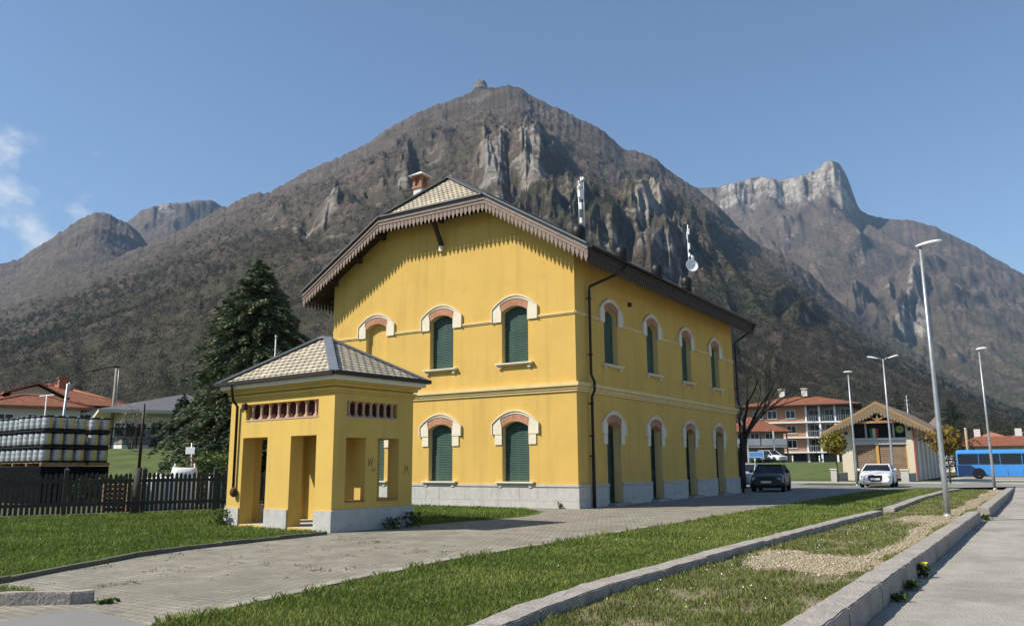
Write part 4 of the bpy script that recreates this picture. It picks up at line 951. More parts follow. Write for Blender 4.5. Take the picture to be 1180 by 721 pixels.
# banner with green white red bars, round green and yellow badge
fx0, fz0 = L2(1002, 506.5); fx1, fz1 = L2(1010.5, 493)
for k, (nm, cc) in enumerate((('green', (0.03, 0.22, 0.10)), ('white', (0.7, 0.68, 0.62)), ('red', (0.5, 0.08, 0.06)))):
    if k == 0: bn = thing('flag', 'green white and red flag hanging in the dark shed opening', 'flag', (xl+fx0, SYD+0.44, fz0))
    b = MB(); ww = (fx1-fx0)/3; b.box((ww*(k+0.5), 0, (fz1-fz0)/2), (ww, 0.02, fz1-fz0)); b.build(nm+'_bar', M(nm+'_cloth', cc, 0.85), bn)
bx_, bz_ = L2(1036, 494)
bd = thing('round_sign', 'round green and yellow badge hung under the shed beam', 'sign', (xl+bx_, SYD+0.42, bz_))
for r_, cc, nm, yy in ((0.36, (0.05, 0.22, 0.09), 'rim', 0.0), (0.26, (0.5, 0.52, 0.12), 'disc', -0.025), (0.11, (0.07, 0.2, 0.10), 'emblem', -0.05)):
    b = MB(); b.lathe([(0, -0.02), (r_, -0.02), (r_, 0.02), (0, 0.02)], (0, yy, 0), 18, axis='Y', smooth=False); b.build(nm, M('badge_'+nm, cc, 0.6), bd)
# roof
oh = 1.2
gx = lambda x: x-xl
rb2 = MB(); zr2 = za; 
for s_, xe in ((-1, gx(xel)), (1, gx(xer))):
    p = [(gx(xa), -oh, za), (gx(xa), D2+1, za), (xe, D2+1, zel), (xe, -oh, zel)]
    if s_ < 0: p = p[::-1]
    n = (Vector(p[1])-Vector(p[0])).cross(Vector(p[2])-Vector(p[1]))
    if n.z < 0: p = p[::-1]
    rb2.poly(p, 0, (0, 1, 0), 0.2)
sr = rb2.build('roof', [M('shed_roof_tiles', (0.26, 0.19, 0.14), 0.9, var=0.35, scale=3), WOODD, ORW], gs)
# decorated barge boards with a fretted lower edge
SHW = M('weathered_shed_boards', (0.22, 0.165, 0.10), 0.85, var=0.3, scale=5)
b = MB()
for xe in (gx(xel), gx(xer)):
    a = Vector((gx(xa), -oh-0.02, za)); c_ = Vector((xe, -oh-0.02, zel)); dx = abs(c_.x-a.x); hd_ = Vector((math.copysign(1, c_.x-a.x), 0, 0)); sl = (c_.z-a.z)/dx
    b.prism([(0, 0), (dx, sl*dx), (dx, sl*dx-0.24), (0, -0.24)], [], a, hd_, Z, (0, -1, 0), 0.05, mi=0)
    k = round(dx/0.24); hk = 0.62
    for i in range(k):
        c = dx*(i+.5)/k; w_ = dx/k*0.47; z0 = sl*c-0.235
        lo_ = max(0.14, 0.72*(1-abs(c/dx-0.12)*1.1)) if c/dx < 0.9 else 0.14
        b.prism([(c-w_, z0-sl*w_), (c+w_, z0+sl*w_), (c+w_, z0-lo_), (c, z0-lo_-0.14), (c-w_, z0-lo_)], [], a-Vector((0, -0.015, 0)), hd_, Z, (0, -1, 0), 0.03, mi=1)
b.build('barge_board', [ORW, SHW], sr)
def _tb(*a): MB().beam(*a).build('truss_beam', ORW, sr)
b = MB()
b.beam((c0-0.3, -oh+0.25, zbeam), (c1+0.3, -oh+0.25, zbeam), 0.16, 0.2)
b.beam((gx(xa), -oh+0.25, zbeam), (gx(xa), -oh+0.25, za-0.3), 0.14, 0.14); b.beam((gx(xa), -oh+0.25, zbeam+0.15), (gx(xa)-1.5, -oh+0.25, zbeam+0.85), 0.12, 0.12); b.beam((gx(xa), -oh+0.25, zbeam+0.15), (gx(xa)+1.5, -oh+0.25, zbeam+0.85), 0.12, 0.12)
_tb((-0.02, -0.1, zt2-1.0), (gx(xel)+0.4, -oh+0.3, zel-0.05), 0.12, 0.14); _tb((W2+0.02, -0.1, zt2-1.2), (gx(xer)-0.4, -oh+0.3, zel-0.1), 0.12, 0.14)
for k in range(4): _tb((W2+0.02, 2+k*4, zt2-1.4), (gx(xer)-0.3, 2+k*4, zel-0.25), 0.12, 0.14)
b.build('truss', ORW, sr)
REDP = M('red_edge_paint', (0.36, 0.06, 0.05), 0.7)
b = MB(); b.box((W2+0.02, -0.03, zt2/2-0.2), (0.10, 0.08, zt2-0.5)); b.build('corner_pipe', REDP, gs)
b = MB(); b.box((L2(1048, 497)[0], -0.06, L2(1048, 494)[1]), (0.22, 0.14, 0.24)); b.box((L2(975, 499)[0], -0.06, L2(975, 499)[1]), (0.22, 0.14, 0.24)); b.build('wall_lamp', BROWNM, gs)
# low walls flanking the shed apron
for label, p0, p1, dd, hh in (('low pale block wall left of the shed doors', (954, 551), (969, 551), 3.2, 1.0), ('low pale wall stub right of the shed doors', (1034, 551), (1052, 551), 3.2, 0.95)):
    ax, ay = xat(p0[0], p0[1], 71.0)[0], xat(p1[0], p1[1], 71.0)[0]
    t_ = thing('low_wall', label, 'wall', ((ax+ay)/2, 71.0, 0))
    b = MB(); b.box((0, 0.2, hh/2-0.06), ((ay-ax)*0.5, 0.4, hh)); b.box((0.2, dd/2+0.41, hh/2-0.15), (0.35, dd-0.02, hh-0.3)); b.build('wall', CONC, t_)
    b = MB(); b.box((0, 0.2, hh-0.02), ((ay-ax)*0.5+0.12, 0.52, 0.08)); b.build('coping', STONE, t_)

# ================================================================== TREES
def round_tree(name, label, cat, px, dist, zb, r, trunk_h, cols, leafn, size, sq=0.9, group=None, tr=0.07, z0=0):
    p = at(px, dist, z0)
    t = thing(name, label, cat, p, 0, group)
    b = MB(); b.tube([(0, 0, -0.1), (0.03, 0.02, trunk_h*0.6), (-0.02, 0.04, trunk_h+r*0.5)], [tr, tr*0.8, tr*0.5], 8)
    for k in range(9):
        a = k*2.4; b.tube([(0, 0, trunk_h), (math.cos(a)*r*0.4, math.sin(a)*r*0.4, trunk_h+r*(0.3+0.1*(k % 3))), (math.cos(a)*r*0.75, math.sin(a)*r*0.75, trunk_h+r*(0.5+0.2*(k % 4)))], [tr*0.4, tr*0.25, tr*0.1], 5)
    b.build('trunk', BARK, t)
    d = RNG.normal(size=(leafn, 3)); d /= np.linalg.norm(d, axis=1)[:, None]
    lump = 1+0.22*np.array([math.sin(5*x+3*y)+math.cos(4*z+6*y) for x, y, z in d])
    rad = r*RNG.uniform(0.12, 1, leafn)**0.38*lump*0.8
    P = d*rad[:, None]*[1, 1, sq]+[0, 0, trunk_h+r*sq*0.9]
    leaves('crown', P, size, LEAF, t, cols)
    return t
YG = ((0.16, 0.135, 0.02), (0.23, 0.20, 0.035))
round_tree('small_tree', 'small round yellow green tree left of the goods shed', 'tree', 964, 70, 0, 1.15, 2.1, YG, 1500, 0.17, group='clipped young trees flanking the shed')
round_tree('small_tree', 'small round yellow green tree behind the tall lamp post', 'tree', 1093, 66, 0, 1.2, 2.0, ((0.17, 0.11, 0.02), (0.24, 0.175, 0.04)), 1500, 0.17, group='clipped young trees flanking the shed')

# bare deciduous tree behind the far corner of the station
def bare_tree():
    p = at(853, 50)
    t = thing('bare_tree', 'dark leafless tree with spreading twigs behind the station corner', 'tree', p)
    tk = MB(); br = MB()
    rt_ = _r
    def grow(a, d, ln, r, lvl, mb):
        pts = [a]; rs = [r]; n = 4
        for k in range(n):
            d = (d+Vector((random.gauss(0, .10), random.gauss(0, .10), random.gauss(0.03, .07)))).normalized(); a = a+d*ln/n; pts.append(a); rs.append(r*(1-0.42*(k+1)/n))
        mb.tube(pts, rs, 7 if lvl < 2 else 4, cap=False)
        if lvl >= 6 or r < 0.005: return
        kids = (4 if lvl == 0 else 3 if lvl < 4 else 3)
        for i in range(kids):
            q_ = pts[random.choice((2, 3, 4))] if i else pts[-1]
            ax = d.orthogonal().normalized(); ax = Matrix.Rotation(random.uniform(0, 6.28), 3, d) @ ax
            nd = (Matrix.Rotation(random.uniform(0.3, 0.75) if i else random.uniform(0.05, .3), 3, ax) @ d)
            nd = (nd+rt_*0.10+Z*0.12).normalized()
            grow(q_, nd, ln*random.uniform(0.62, 0.86), rs[-1]*random.uniform(0.62, 0.8), lvl+1, br)
    trunk_top = Vector((0, 0, 0))+rt_*0.35+Z*3.2
    tk.tube([Vector((0, 0, -0.2)), rt_*0.05+Z*1.4, trunk_top], [0.30, 0.24, 0.21], 10)
    DBARK = M('dark_bark', (0.045, 0.037, 0.032), 0.95, var=0.4, scale=8, bump=0.8, bscale=25)
    tk.build('trunk', DBARK, t)
    for k in range(7):
        a = k*1.05; d = (Vector((math.cos(a), math.sin(a), 0))*0.62+rt_*0.28+Z*0.9).normalized()
        grow(trunk_top-Z*0.25*(k % 3), d, 2.5, 0.105, 1, br)
    br.build('crown', DBARK, t, fixn=False)
bare_tree()

# big dark conifer left of the station
def conifer(label, px, dist, h, r, z0=0, seed=1, cols=((0.010, 0.020, 0.009), (0.030, 0.045, 0.017)), dens=1.0, name='conifer_tree', base=0.12, group=None):
    rs = np.random.default_rng(seed); p = at(px, dist, z0)
    t = thing(name, label, 'tree', p, 0, group)
    b = MB(); b.tube([(0, 0, -0.3), (0, 0, h*0.5), (0, 0, h*0.97)], [h*0.022, h*0.014, 0.03], 8); 
    P = []; D = []; S_ = []
    nl = int(36*dens)
    for i in range(nl):
        f = i/(nl-1); z = h*(base+(1-base)*f**0.95)
        rl = r*(1-f**1.35)**0.85*(0.9 if f > 0.12 else 0.75+f)+0.15
        for k in range(int((13 if f < 0.8 else 8)*max(0.6, dens))):
            a = rs.uniform(0, 6.283); L = rl*rs.uniform(0.55, 1.13)
            up_ = 0.25+0.5*f; d = np.array([math.cos(a), math.sin(a), 0])
            q_ = [np.array([0, 0, z])+d*L*s+np.array([0, 0, L*(up_*s-0.62*s*s)]) for s in (0, 0.5, 1.0)]
            b.tube(q_, [0.035*(1-f)+0.012, 0.025*(1-f)+0.008, 0.004], 4, cap=False)
            m = int(62*L/2*dens)+8
            s = rs.uniform(0.18, 1.05, m); side = np.array([-d[1], d[0], 0])
            wdt = (1.05-s)*L*0.33+0.08
            pts = d*(L*s)[:, None]+side*(rs.uniform(-1, 1, m)*wdt)[:, None]+np.stack([0*s, 0*s, z+L*(up_*s-0.62*s*s)-rs.uniform(0, 0.22, m)], 1)
            P.append(pts); D.append(np.tile(d, (m, 1))+side*rs.uniform(-0.9, 0.9, m)[:, None]+np.array([0, 0, -0.25]))
    b.build('trunk', BARK, t, fixn=False)
    leaves('crown', np.concatenate(P), 0.095*h/13, NEEDLE, t, cols, aspect=3.4, dirs=np.concatenate(D))
    return t
conifer('large dark conifer rising behind the little shelter', 288, 45, 12.5, 5.1, seed=4, dens=1.6, base=0.04, cols=((0.048, 0.070, 0.035), (0.145, 0.168, 0.085)))

def shrub(name, label, cat, P, size, cols, loc, group=None, stem=True):
    t = thing(name, label, cat, loc, 0, group)
    leaves('foliage', P, size, LEAF, t, cols)
    b = MB()
    for k in range(7):
        a = k*0.9; b.tube([(0.1*math.cos(a), 0.1*math.sin(a), -0.05), (0.25*math.cos(a), 0.25*math.sin(a), 0.4)], [0.03, 0.015], 5)
    b.build('stem', BARK, t); return t
def blob_pts(n, lx, ly, h, boxy=1.0, rz=0):
    d = RNG.normal(size=(n, 3)); d /= np.linalg.norm(d, axis=1)[:, None]
    if boxy > 1: d = np.sign(d)*np.abs(d)**(1/boxy); d /= np.max(np.abs(d), axis=1)[:, None]**0.6
    d *= (1+0.13*np.sin(d[:, 0]*7+d[:, 1]*5)*np.cos(d[:, 2]*6))[:, None]
    P = d*RNG.uniform(0.25, 1, n)[:, None]**0.3*[lx/2, ly/2, h/2]+[0, 0, h/2]
    c, s = math.cos(rz), math.sin(rz); return np.stack([P[:, 0]*c-P[:, 1]*s, P[:, 0]*s+P[:, 1]*c, P[:, 2]], 1)
DG = ((0.014, 0.026, 0.010), (0.035, 0.055, 0.02)); MG = ((0.05, 0.08, 0.018), (0.10, 0.14, 0.035))

# ================================================================== LEFT SIDE: fence, kegs, houses
FA, FB = Vector((-27.9, 7.6, 0)), Vector((-22.7, 19.9, 0))
fd = (FB-FA); FLn = fd.length; fdn = fd/FLn
fn = thing('picket_fence', 'long dark wooden picket fence across the back of the lawn', 'fence', FA, math.atan2(fd.y, fd.x))
npan = 6; pw_ = FLn/npan
for k in range(npan+1):
    b = MB(); b.box((k*pw_, 0, 0.66), (0.13, 0.13, 1.42)); b.add([(k*pw_-.075, -.075, 1.37), (k*pw_+.075, -.075, 1.37), (k*pw_+.075, .075, 1.37), (k*pw_-.075, .075, 1.37), (k*pw_, 0, 1.45)], [(0, 1, 4), (1, 2, 4), (2, 3, 4), (3, 0, 4), (3, 2, 1, 0)])
    b.build('post', WOODF, fn)
for k in range(npan):
    x0 = k*pw_+0.07; x1 = (k+1)*pw_-0.07; b = MB()
    b.box(((x0+x1)/2, 0.02, 0.32), (x1-x0, 0.05, 0.10)); b.box(((x0+x1)/2, 0.02, 1.02), (x1-x0, 0.05, 0.10))
    n = int((x1-x0)/0.138)
    for i in range(n):
        x = x0+(x1-x0)*(i+.5)/n; j = random.uniform(-0.02, 0.02); w_ = 0.047; ht = 1.27+random.uniform(-0.03, 0.03)
        b.prism([(-w_, 0.05), (w_, 0.05), (w_+j*.5, ht-0.07), (j, ht), (-w_+j*.5, ht-0.07)], [], (x+j*.3, -0.012, 0), (1, 0, 0), Z, (0, -1, 0), 0.022)
    b.build('picket_panel', WOODF, fn)

# kegs
KEG = M('brushed_keg_steel', (0.52, 0.53, 0.53), 0.45, var=0.3, scale=6, metallic=0.35)
kb = MB(); hk = 0.60
kb.lathe([(0.0, 0.03), (0.15, 0.03), (0.19, 0.06), (0.205, 0.12), (0.207, 0.20), (0.211, 0.215), (0.211, 0.235), (0.207, 0.25), (0.207, 0.37), (0.211, 0.385), (0.211, 0.405), (0.207, 0.42), (0.205, 0.49), (0.19, 0.54), (0.15, 0.565), (0.03, 0.575), (0, 0.575)], n=16, mi=0)
kb.lathe([(0.200, 0.0), (0.214, 0.0), (0.214, 0.075), (0.205, 0.085), (0.2, 0.08)], n=16, mi=1); kb.lathe([(0.205, 0.52), (0.216, 0.525), (0.214, 0.6), (0.2, 0.6), (0.195, 0.55)], n=16, mi=1)
stripe = []
for a0, a1 in ((-10, 12), (62, 84)):
    for k in range(4):
        q0, q1 = R(a0+(a1-a0)*k/4), R(a0+(a1-a0)*(k+1)/4); r_ = 0.214
        kb.add([(r_*math.cos(q0), r_*math.sin(q0), 0.09), (r_*math.cos(q1), r_*math.sin(q1), 0.09), (r_*math.cos(q1), r_*math.sin(q1), 0.515), (r_*math.cos(q0), r_*math.sin(q0), 0.515)], [(0, 1, 2, 3)], 2)
kproto = kb.build('keg', [KEG, BLACK, YPAINT])
S2 = at(47, 38.5); S2z = hz(532.5, 51, 38.5)
tiers = ('bottom', 'middle', 'top'); used_k = [0]
sp = 0.47; th_ = 0.66
ordn = ('first', 'second', 'third', 'fourth', 'fifth', 'sixth')
def put_keg(x, y, z, lab):
    o = kproto if used_k[0] == 0 else kproto.copy()
    if used_k[0]: COL.objects.link(o)
    used_k[0] += 1
    o.location = (x, y, z); o.rotation_euler = (0, 0, random.choice((0, R(8), R(-12), R(4))))
    tag(o, lab, 'keg', 'steel beer kegs stacked behind the fence')
def pallet(x, y, nx, ny, z, lab):
    t = thing('pallet', lab, 'pallet', (x, y, z), 0, 'wooden pallets under the kegs')
    w_, d_ = nx*sp, ny*sp
    b = MB(); n = 6
    for i in range(n): b.box((0, -d_/2+d_*(i+.5)/n, 0.128), (w_, d_/n*0.72, 0.024)); 
    b.build('deck', PALW, t)
    b = MB()
    for i in (-1, 0, 1): MB().box((i*(w_/2-0.06), 0, 0.058), (0.1, d_, 0.115)).build('runner', PALW, t)
def stack(name, cx, cy, nx, ny, faces, nm):
    """cx,cy: front right corner (towards +x,-y)"""
    x0 = cx-nx*sp; mx_, my_ = cx-nx*sp/2, cy+ny*sp/2
    for k, z in enumerate((0.0, 0.86, 1.58)):
        if k < 2:
            pass
    pallet(mx_, my_, nx, ny, S2z-0.145, 'wooden pallet carrying the %s stack of kegs' % nm)
    # the load below: crates, near-black colour standing in for shade behind the pickets
    t = thing('crate_stack', 'plastic crates in painted shade under the %s stack of kegs' % nm, 'crates', (mx_, my_, 0), 0)
    h_ = S2z-0.15
    for k in range(4):
        b = MB(); zz = h_*k/4; hh = h_/4-0.012; w_, d_ = nx*sp-0.04, ny*sp-0.04
        b.box((0, 0, zz+0.03), (w_-0.06, d_-0.06, 0.04))
        for s_ in (-1, 1): b.box((s_*(w_/2-0.02), 0, zz+hh/2), (0.04, d_, hh)); b.box((0, s_*(d_/2-0.02), zz+hh/2), (w_-0.081, 0.04, hh))
        for s_ in (-1, 1):
            for i in range(6): b.box((s_*(w_/2+0.004), -d_/2+d_*(i+.5)/6, zz+hh/2), (0.03, 0.05, hh-0.06))
        b.build('crate', bpy.data.materials.get('crate_shade_black') or M('crate_shade_black', (0.008, 0.008, 0.009), 0.8, spec=0.03), t)
    for q_ in range(3):
        z = S2z+q_*th_
        for i in range(nx):
            for j in range(ny):
                vis = j == 0 or (i == nx-1 and 'x' in faces)
                if not vis: continue
                if j == 0 and i == nx-1 and 'x' in faces: pos = 'front corner of the %s stack' % nm
                elif j == 0: pos = 'sunny row of the %s stack, %s from the left' % (nm, ordn[i])
                else: pos = 'shaded side of the %s stack, %s from its corner' % (nm, ordn[j-1])
                put_keg(x0+(i+.5)*sp, cy+(j+.5)*sp, z, 'steel keg in the %s tier, %s' % (tiers[q_], pos))
        if q_ < 2:
            l_ = tag(None or MB().box((mx_, my_, z+hk+0.03), (nx*sp+0.02, ny*sp+0.02, 0.052)).build('layer_pad', BLACK), 'black layer pad on the %s tier of the %s keg stack' % (tiers[q_], nm), 'pad', 'black pads between keg tiers')
stack('keg_stack', S2.x, S2.y, 5, 4, 'x', 'middle')
stack('keg_stack', S2.x-0.10, S2.y+2.05, 4, 2, 'x', 'right')
stack('keg_stack', S2.x-2.75, S2.y+0.25, 5, 4, '', 'left')

# loose goods behind the fence
t = thing('pallet_stack', 'pile of orange wooden pallets seen through the fence pickets', 'pallets', at(146, 31.2), R(20))
for k in range(6):
    b = MB(); z = k*0.15
    for i in range(5): b.box((0, -0.4+0.2*i, z+0.125), (1.1, 0.12, 0.022))
    for i in (-1, 0, 1): b.box((i*0.48, 0, z+0.06), (0.1, 0.96, 0.1))
    b.build('pallet', PALW, t)
TARP = M('white_woven_sack', (0.80, 0.79, 0.75), 0.8, var=0.12, scale=3, bump=0.4, bscale=12)
for k, (px, dist, ht, wd) in enumerate(((176, 31.6, 1.06, 0.95), (194, 31.8, 1.10, 0.95), (213, 32.2, 1.42, 0.9))):
    t = thing('bulk_bag', ('white bulk bag behind the pickets beside the dark post', 'white bulk bag between the two other bulk bags', 'tallest white bulk bag showing above the fence top')[k], 'bag', at(px, dist), R(35+k*9), 'white bulk bags behind the fence')
    b = MB(); prof_ = []
    m = 14
    for i in range(8):
        z = ht*i/7; w_ = wd/2*(0.93+0.10*math.sin(math.pi*i/7))
        prof_.append([(w_*math.copysign(abs(math.cos(a))**0.45, math.cos(a))*(1+random.uniform(-.02, .02)), w_*math.copysign(abs(math.sin(a))**0.45, math.sin(a))*(1+random.uniform(-.02, .02)), z+random.uniform(-.015, .015)) for a in (2*math.pi*q_/m for q_ in range(m))])
    vs_ = [p for r_ in prof_ for p in r_]
    b.add(vs_, [(i*m+q_, i*m+(q_+1) % m, (i+1)*m+(q_+1) % m, (i+1)*m+q_) for i in range(7) for q_ in range(m)], smooth=True); b.add(prof_[-1], [tuple(range(m))]); b.build('sack', TARP, t)
    for sx_ in (-1, 1):
        b = MB(); b.tube([(sx_*wd*0.4, -wd*.3, ht-0.03), (sx_*wd*0.36, -wd*0.1, ht+0.13), (sx_*wd*0.36, wd*0.1, ht+0.13), (sx_*wd*0.4, wd*.3, ht-0.03)], 0.022, 6); b.build('loop', TARP, t)
for px, dist, cc, lab in ((243, 31.2, (0.75, 0.72, 0.6), 'white'), (247.5, 31.2, (0.62, 0.5, 0.1), 'yellow'), (252, 31.2, (0.08, 0.3, 0.33), 'teal')):
    t = thing('gas_bottle', '%s gas bottle standing behind the fence by the shelter' % lab, 'gas bottle', at(px, dist), 0, 'gas bottles behind the fence')
    b = MB(); b.lathe([(0, 0.02), (0.13, 0.02), (0.14, 0.06), (0.14, 0.9), (0.10, 1.02), (0.04, 1.06), (0.035, 1.12)], n=14); b.build('cylinder', M(lab+'_bottle_paint', cc, 0.5), t)
    b = MB(); b.lathe([(0.035, 1.12), (0.06, 1.13), (0.06, 1.22), (0.0, 1.23)], n=10); b.build('valve', BROWNM, t)
t = thing('timber_post', 'thick dark timber post with a slim pipe rising above the fence', 'post', at(160, 28.9), 0)
b = MB(); b.tube([(0, 0, -0.1), (0.02, 0, 1.42)], [0.125, 0.11], 9); b.build('post', WOODF, t)
b = MB(); b.tube([(0.02, 0, 1.38), (0.05, 0, 3.45)], [0.05, 0.035], 7); b.build('pipe', BROWNM, t)
t = thing('notice_sign', 'small white notice on a leaning post above the bulk bags', 'sign', at(219, 33.5), R(30))
b = MB(); b.tube([(0.14, 0.03, -0.1), (0, 0.03, 2.35)], 0.03, 7); b.build('post', GALV, t)
b = MB(); b.box((-0.03, 0, 2.05), (0.36, 0.025, 0.26)); b.build('board', WHITE, t, bevel=0.01)
b = MB(); 
for k in range(3): b.box((0.05+0.02*k, 0.0, 1.78-0.16*k), (0.08, 0.07, 0.07))
b.build('red_band', REDP, t)

# houses on the left
def hip_roof(b, x0, x1, y0, y1, z, h, oh=0.6, th=0.18, ridge=0.3):
    x0 -= oh; x1 += oh; y0 -= oh; y1 += oh; m = min(x1-x0, y1-y0)/2
    if x1-x0 > y1-y0: r0, r1 = Vector((x0+m, (y0+y1)/2, z+h)), Vector((x1-m, (y0+y1)/2, z+h))
    else: r0, r1 = Vector(((x0+x1)/2, y0+m, z+h)), Vector(((x0+x1)/2, y1-m, z+h))
    c = [Vector((x0, y0, z)), Vector((x1, y0, z)), Vector((x1, y1, z)), Vector((x0, y1, z))]
    if x1-x0 > y1-y0: P = [([c[0], c[1], r1, r0], (1, 0, 0)), ([c[1], c[2], r1], (0, 1, 0)), ([c[2], c[3], r0, r1], (1, 0, 0)), ([c[3], c[0], r0], (0, 1, 0))]
    else: P = [([c[0], c[1], r0], (1, 0, 0)), ([c[1], c[2], r1, r0], (0, 1, 0)), ([c[2], c[3], r1], (1, 0, 0)), ([c[3], c[0], r0, r1], (0, 1, 0))]
    for p, u in P: b.poly(p, 0, u)
    b.box(((x0+x1)/2, (y0+y1)/2, z-th/2-0.003), (x1-x0, y1-y0, th), mi=1)
    return r0, r1
def window_on(par, fr, cx, w_, z0, z1, mat=None, frame=WHITE, sill=True):
    o, u, n = fr
    b = MB(); b.prism(rect(cx-w_/2, cx+w_/2, z0, z1), [rect(cx-w_/2+0.07, cx-0.03, z0+0.07, z1-0.07), rect(cx+0.03, cx+w_/2-0.07, z0+0.07, z1-0.07)], o+n*0.04, u, Z, n, 0.06)
    f = b.build('window', frame, par)
    b = MB(); b.prism(rect(cx-w_/2+0.02, cx+w_/2-0.02, z0+0.02, z1-0.02), [], o+n*0.012, u, Z, n, 0.02); b.build('pane', mat or GLASSD, f)
    if sill: b = MB(); b.prism(rect(cx-w_/2-0.1, cx+w_/2+0.1, z0-0.08, z0-0.004), [], o+n*0.14, u, Z, n, 0.15); b.build('sill', CONC, f)
def frames(x0, x1, y0, y1):
    return {'S': face((x0, y0, 0), (1, 0, 0), (0, -1, 0)), 'E': face((x1, y0, 0), (0, 1, 0), (1, 0, 0)), 'N': face((x1, y1, 0), (-1, 0, 0), (0, 1, 0)), 'W': face((x0, y1, 0), (0, -1, 0), (-1, 0, 0))}
vrot = math.atan2(-at(60, 1).x, at(60, 1).y)   # facing the viewer's bearing on the left side
# orange roofed villa
D = 78.0
t = thing('villa', 'white villa with spreading terracotta tiled hip roofs behind the kegs', 'house', at(60, D), vrot+R(8))
sc_ = D/F
ez = hz(466, 60, D); az_ = hz(438, 60, D)
hw_ = 70*sc_
b = MB(); b.box((0, 5, ez/2), (2*hw_*0.90, 10, ez)); b.build('wall', PLAST_W, t)
b = MB(); r0, r1 = hip_roof(b, -hw_*0.9, hw_*0.9, 0, 10, ez, az_-ez, 0.9); rf = b.build('roof', [TERRA, WOODD], t)
b = MB(); b.tube([r0, r1], 0.14, 8); 
for q_, r_ in (((-hw_*0.9-.9, -.9, ez), r0), ((hw_*0.9+.9, -.9, ez), r1)): b.tube([q_, r_], 0.12, 7)
b.build('ridge_tiles', TERRA2, rf)
ez2 = hz(468.5, 40, D-4); az2 = hz(454, 40, D-4)
b = MB(); b.box((-hw_*0.35, -2.2, ez2/2), (hw_*1.05, 4.4, ez2)); b.build('wing_wall', PLAST_W, t)
b = MB(); r0, r1 = hip_roof(b, -hw_*0.87, hw_*0.17, -4.4, 0, ez2, az2-ez2, 0.8); b.tube([(-hw_*0.87-.8, -5.2, ez2), r0, r1, (hw_*0.17+.8, -5.2, ez2)], 0.12, 7, mi=1); b.build('wing_roof', [TERRA, TERRA2], t)
zg = hz(452, 50, D-1)
b = MB(); b.prism([(-1.8, ez), (1.8, ez), (1.8, ez+0.6), (0, ez+1.5), (-1.8, ez+0.9)], [], (-hw_*0.28, -0.1, 0), (1, 0, 0), Z, (0, -1, 0), 1.6); gw = b.build('dormer', PLAST_O, t)
b = MB(); b.poly([(-hw_*.28-2.4, -0.7, ez+0.85), (-hw_*.28, -0.7, ez+1.75), (-hw_*.28, 3.5, ez+1.75), (-hw_*.28-2.4, 3.5, ez+0.85)], 0, (0, 1, 0), 0.12); b.poly([(-hw_*.28, -0.7, ez+1.75), (-hw_*.28+2.4, -0.7, ez+0.55), (-hw_*.28+2.4, 3.5, ez+0.55), (-hw_*.28, 3.5, ez+1.75)], 0, (0, 1, 0), 0.12); b.build('dormer_roof', [TERRA, WOODD, TERRA2], gw)
frs = {'S': face((0, 0, 0), (1, 0, 0), (0, -1, 0))}
window_on(t, face((0, -0.1, 0), (1, 0, 0), (0, -1, 0)), -hw_*.28, 1.1, ez+0.15, ez+0.75, sill=False)
for cx in (hw_*0.35, hw_*0.6, hw_*0.8): window_on(t, frs['S'], cx, 1.2, ez-2.0, ez-0.7)
for cx in (-hw_*0.7, -hw_*0.35, 0.0): window_on(t, face((0, -4.4, 0), (1, 0, 0), (0, -1, 0)), cx, 1.2, ez2-1.9, ez2-0.6)
b = MB(); zc_ = hz(434, 70, D+3); b.box((0.9, 4.5, (zc_+az_-1.2)/2), (0.8, 0.8, zc_-az_+1.2)); b.box((0.9, 4.5, zc_+0.06), (1.0, 1.0, 0.1)); b.build('chimney', TERRA2, rf)
# grey roofed bungalow
D = 56.0
ba = at(185, D); 
t = thing('bungalow', 'low bungalow with wide grey pitched roof and brick end beside the conifer', 'house', ba, math.atan2(-at(185, 1).x, at(185, 1).y)+R(6))
sc_ = D/F
e2 = hz(474, 185, D); zf = hz(508, 185, D)
xa_, xb_ = -48*sc_, 62*sc_
b = MB(); b.box(((xa_+xb_)/2-0.2, 4, e2/2), (xb_-xa_-1.6, 8, e2)); b.build('wall', PLAST_W, t)
b = MB()
zrid = hz(454, 213, D+4)
e0, e1, ap, bk, ar = Vector((xa_-0.9, -1.4, e2)), Vector((xb_+.4, -1.4, e2)), Vector((26*sc_, 4, zrid)), Vector((xa_-0.9, 9.2, e2)), Vector((xb_-2, 4, zrid))
b.poly([e0, e1, ar, ap], 0, (1, 0, 0), 0.2); b.poly([bk, e0, ap], 0, (0, 1, 0), 0.2); b.poly([Vector((xb_+.4, 9.2, e2)), bk, ap, ar], 0, (1, 0, 0), 0.2); b.poly([e1, Vector((xb_+.4, 9.2, e2)), ar], 0, (0, 1, 0), 0.2)
b.build('roof', [SLATE, PLAST_O, PLAST_O], t)
b = MB(); b.prism(rect(16*sc_, xb_-0.9, 0, e2-0.25), [], (0, -0.06, 0), (1, 0, 0), Z, (0, -1, 0), 0.12); b.build('brick_bay', BRICKF, t)
FS = face((0, 0, 0), (1, 0, 0), (0, -1, 0))
b = MB(); b.prism(rect(-12*sc_, 6*sc_, zf, e2-0.35), [], FS[0]+FS[2]*0.05, FS[1], Z, FS[2], 0.06); b.build('garage_door', WHITE, t)
window_on(t, FS, 11*sc_, 0.9, zf, e2-0.5, sill=False)
for cx in (-36*sc_, -26*sc_): window_on(t, FS, cx, 1.3, zf+0.2, e2-0.7)
window_on(t, face((0, -0.06, 0), (1, 0, 0), (0, -1, 0)), 36*sc_, 1.4, zf+0.4, e2-0.7)
